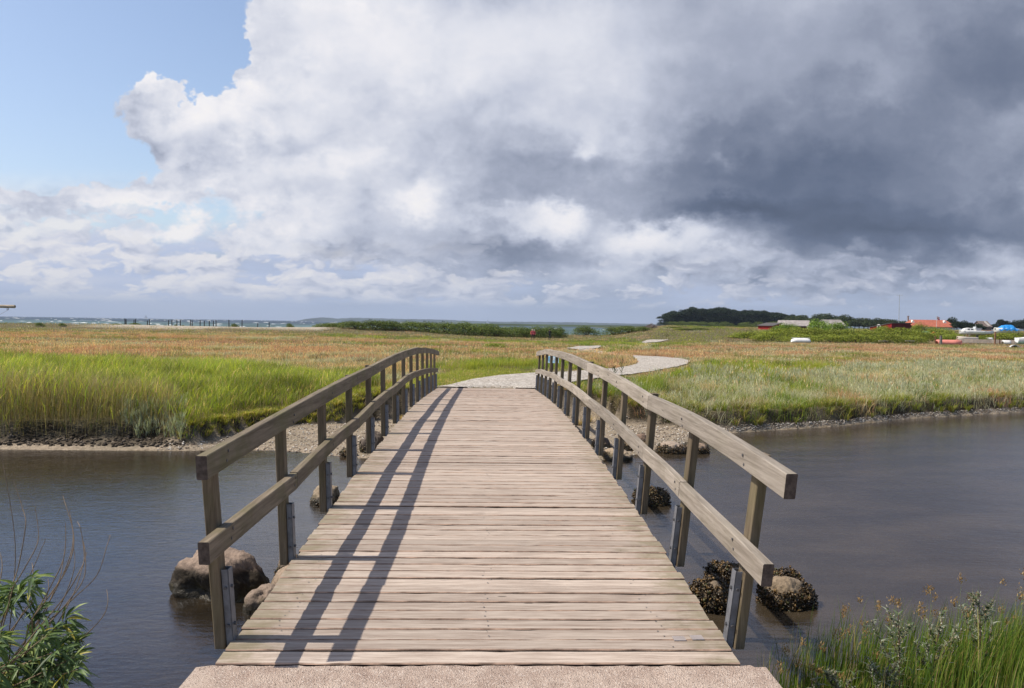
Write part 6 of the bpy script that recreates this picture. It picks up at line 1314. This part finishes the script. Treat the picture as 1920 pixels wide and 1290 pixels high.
# wooden gallows with its arm reaching in at the left edge, standing on the far bank
Yg = 17.2; e = at(28, 574.8, Yg); f_ = at(-120, 572, Yg); zg = float(T(f_.x, Yg)); r = tag(empty('gallows_post', (f_.x, f_.y, zg)), 'round wooden arm with a small pulley, reaching in above the sea at the left edge', 'gallows')
loc = lambda p_: p_ - Vector((f_.x, f_.y, zg)); ma = simple_mat('pale_spar', (.40, .33, .25), .7, .2, 6); b = MB(); b.tube([loc(f_) + Vector((-.1, 0, 0)), loc(e)], [.040, .036], 14); b.build('arm', ma, r)
b = MB(); b.tube([(0, 0, -.3), (0, 0, f_.z - zg)], [.07, .055], 12); b.build('post', ma, r); a_ = loc(at(14.5, 577.5, Yg)); b = MB(); b.tube([a_ + Vector((.02 * math.cos(w), 0, -.022 + .022 * math.sin(w))) for w in np.linspace(0, 6.28, 13)], .006, 6); b.build('pulley', simple_mat('dark_iron', (.06, .08, .11), .5), r)
b = MB(); b.tube([a_ + Vector((0, 0, -.05)), loc(at(-30, 606, Yg)), Vector((.05, 0, .8))], .003, 4); b.build('line', MMET, r)
# information sign behind the right rail
Ys = 27.5; q = at(1036, 674, Ys); zg = float(T(q.x, Ys)); r = tag(empty('information_sign', (q.x, Ys, zg)), 'small pale blue information board on a post behind the right handrail', 'sign'); zc = q.z - zg; w_ = 23 * sc_(Ys); h_ = 13.5 * sc_(Ys)
b = MB(); b.box((0, 0, zc), (w_, .02, h_), M=Matrix.Rotation(-.25, 3, 'X')); pn = b.build('panel', simple_mat('pale_blue_board', (.50, .74, .86), .35, .12, 6), r)
b = MB()
for dx, dz, sx, sz, mi in ((-.14, .02, .12, .15, 0), (.03, .03, .11, .12, 1), (.03, -.07, .13, .05, 0), (.16, 0, .08, .18, 0)): b.box((dx * w_ * 2, -.0125 - dz * .25, zc + dz), (sx * w_ * 1.6, .003, sz), M=Matrix.Rotation(-.25, 3, 'X'), m=mi)
b.build('print', [simple_mat('print_blue', (.22, .46, .66), .4), simple_mat('print_white', (.82, .86, .86), .4)], pn)
b = MB(); b.box((0, .03, zc / 2 - .1), (.07, .05, zc + .2)); b.build('post', M['post'], r)
# ------------------------------------------------------------------ walkers far off in the meadow
def figure(px, Y, rz, label, top_c, leg_c, hair_c, stride, arms, height=1.72, zoff=0.0):
    me = bpy.data.meshes.new('body'); b = bmesh.new()
    J = {'pel': (0, 0, .98, .15), 'wai': (0, 0, 1.10, .13), 'che': (0, .01, 1.32, .165), 'nk': (0, .0, 1.50, .06), 'hd': (0, -.01, 1.60, .095), 'ht': (0, -.01, 1.70, .085)}
    for s, n_ in ((-1, 'l'), (1, 'r')):
        st = stride * s; J['hip' + n_] = (s * .09, 0, .92, .10); J['kn' + n_] = (s * .10, -st * .5 - .02, .50, .062); J['an' + n_] = (s * .10, -st + .05 * abs(st), .09, .042); J['to' + n_] = (s * .11, -st - .16, .05, .036)
        ax, ay = arms; J['sh' + n_] = (s * .19, 0, 1.42, .062); J['el' + n_] = (s * (.25 + ax), .04 + st * .4, 1.15, .045); J['wr' + n_] = (s * (.25 + ax * .6), -.05 - ay + st * .7, .93 + ay * .5, .034); J['ha' + n_] = (s * (.25 + ax * .5), -.08 - ay + st * .8, .85 + ay * .6, .036)
    names = list(J); vv = {k: b.verts.new(J[k][:3]) for k in names}
    E = [('pel', 'wai'), ('wai', 'che'), ('che', 'nk'), ('nk', 'hd'), ('hd', 'ht')]
    for n_ in 'lr': E += [('pel', 'hip' + n_), ('hip' + n_, 'kn' + n_), ('kn' + n_, 'an' + n_), ('an' + n_, 'to' + n_), ('che', 'sh' + n_), ('sh' + n_, 'el' + n_), ('el' + n_, 'wr' + n_), ('wr' + n_, 'ha' + n_)]
    for a, c in E: b.edges.new((vv[a], vv[c]))
    b.to_mesh(me); b.free(); o = obj('tmp', me); md = o.modifiers.new('s', 'SKIN'); 
    for i, k in enumerate(names): me.skin_vertices[0].data[i].radius = (J[k][3], J[k][3] * .8); me.skin_vertices[0].data[i].use_root = (k == 'pel')
    o.modifiers.new('d', 'SUBSURF').levels = 1; dg = bpy.context.evaluated_depsgraph_get(); m2 = bpy.data.meshes.new_from_object(o.evaluated_get(dg)); bpy.data.objects.remove(o)
    m2.name = 'person'; m2.materials.clear()
    for m_ in (simple_mat('skin', (.50, .31, .24), .6), simple_mat('top_cloth', top_c, .85), simple_mat('leg_cloth', leg_c, .85), simple_mat('shoe', (.04, .035, .03), .7)): m2.materials.append(m_)
    for p_ in m2.polygons:
        c = p_.center; p_.material_index = 3 if c.z < .11 else 2 if c.z < .99 and abs(c.x) < .2 else 0 if c.z > 1.49 or (c.z < .95) else 1; p_.use_smooth = True
    q = at(px, 620, Y); o = obj('person', m2); o.location = (q.x, q.y, float(T(q.x, q.y)) + zoff); o.rotation_euler = (0, 0, rz); k = height / 1.78; o.scale = (k, k, k); tag(o, label, 'person')
    hb = bmesh.new(); bmesh.ops.create_icosphere(hb, subdivisions=3, radius=.112)
    for v in hb.verts: v.co = Vector((v.co.x * .92, v.co.y * .98 + .02, v.co.z * (1.0 if v.co.z > 0 else .75) + 1.665)); v.co.y += .02 if v.co.y > 0 else .03
    hm = bpy.data.meshes.new('hair'); hb.to_mesh(hm); hb.free(); hm.materials.append(simple_mat('hair', hair_c, .8)); obj('hair', hm, o); return o
p1 = figure(998.2, 112, .3, 'walker in a pink red top in the meadow, the left one of a pair', (.62, .09, .12), (.10, .04, .05), (.55, .50, .42), .16, (.05, .10)); p2 = figure(1001.6, 113.5, -.3, 'walker in a dark red top close beside the pink one', (.40, .05, .08), (.06, .03, .035), (.50, .42, .36), -.14, (.04, .06), 1.66)
p3 = figure(1030.8, 111, 2.9, 'walker dressed in black on its own in the meadow', (.018, .018, .024), (.025, .025, .035), (.03, .022, .02), .2, (.03, .04), 1.75)
# tall single weeds that stand out over the meadow and the right bank
for px, py, Y, h, lb in ((1166, 700, 27, .8, 'dark leafy weed standing beside the path behind the right rail'), (1152, 704, 26, .45, 'shorter dark weed left of the tallest weed by the path')):
    q = at(px, py, Y); stalk_plant(q.x, Y, h, 'weed', lb, 'weed', [(.07, .12, .035), (.10, .16, .05)], (.10, .08, .05), (0, 0), 90, .045, 0, 8, .12)

# ------------------------------------------------------------------ air between here and the far shore
hb = MB(); hb.box((1500, 4960, 100), (15800, 10280, 220)); hz_o = hb.build('haze', None or bpy.data.materials.new('haze_air'), None)
hm = hz_o.data.materials[0]; hm.use_nodes = True; ht = NT(hm.node_tree); ht.n.clear()
pv = ht.n.new('ShaderNodeVolumePrincipled'); pv.inputs['Color'].default_value = (.62, .74, .95, 1); pv.inputs['Density'].default_value = 1.1e-4; pv.inputs['Anisotropy'].default_value = .0
ho = ht.n.new('ShaderNodeOutputMaterial'); ht.l.new(pv.outputs[0], ho.inputs['Volume']); tag(hz_o, 'pale air over the bay', None, None, 'stuff')
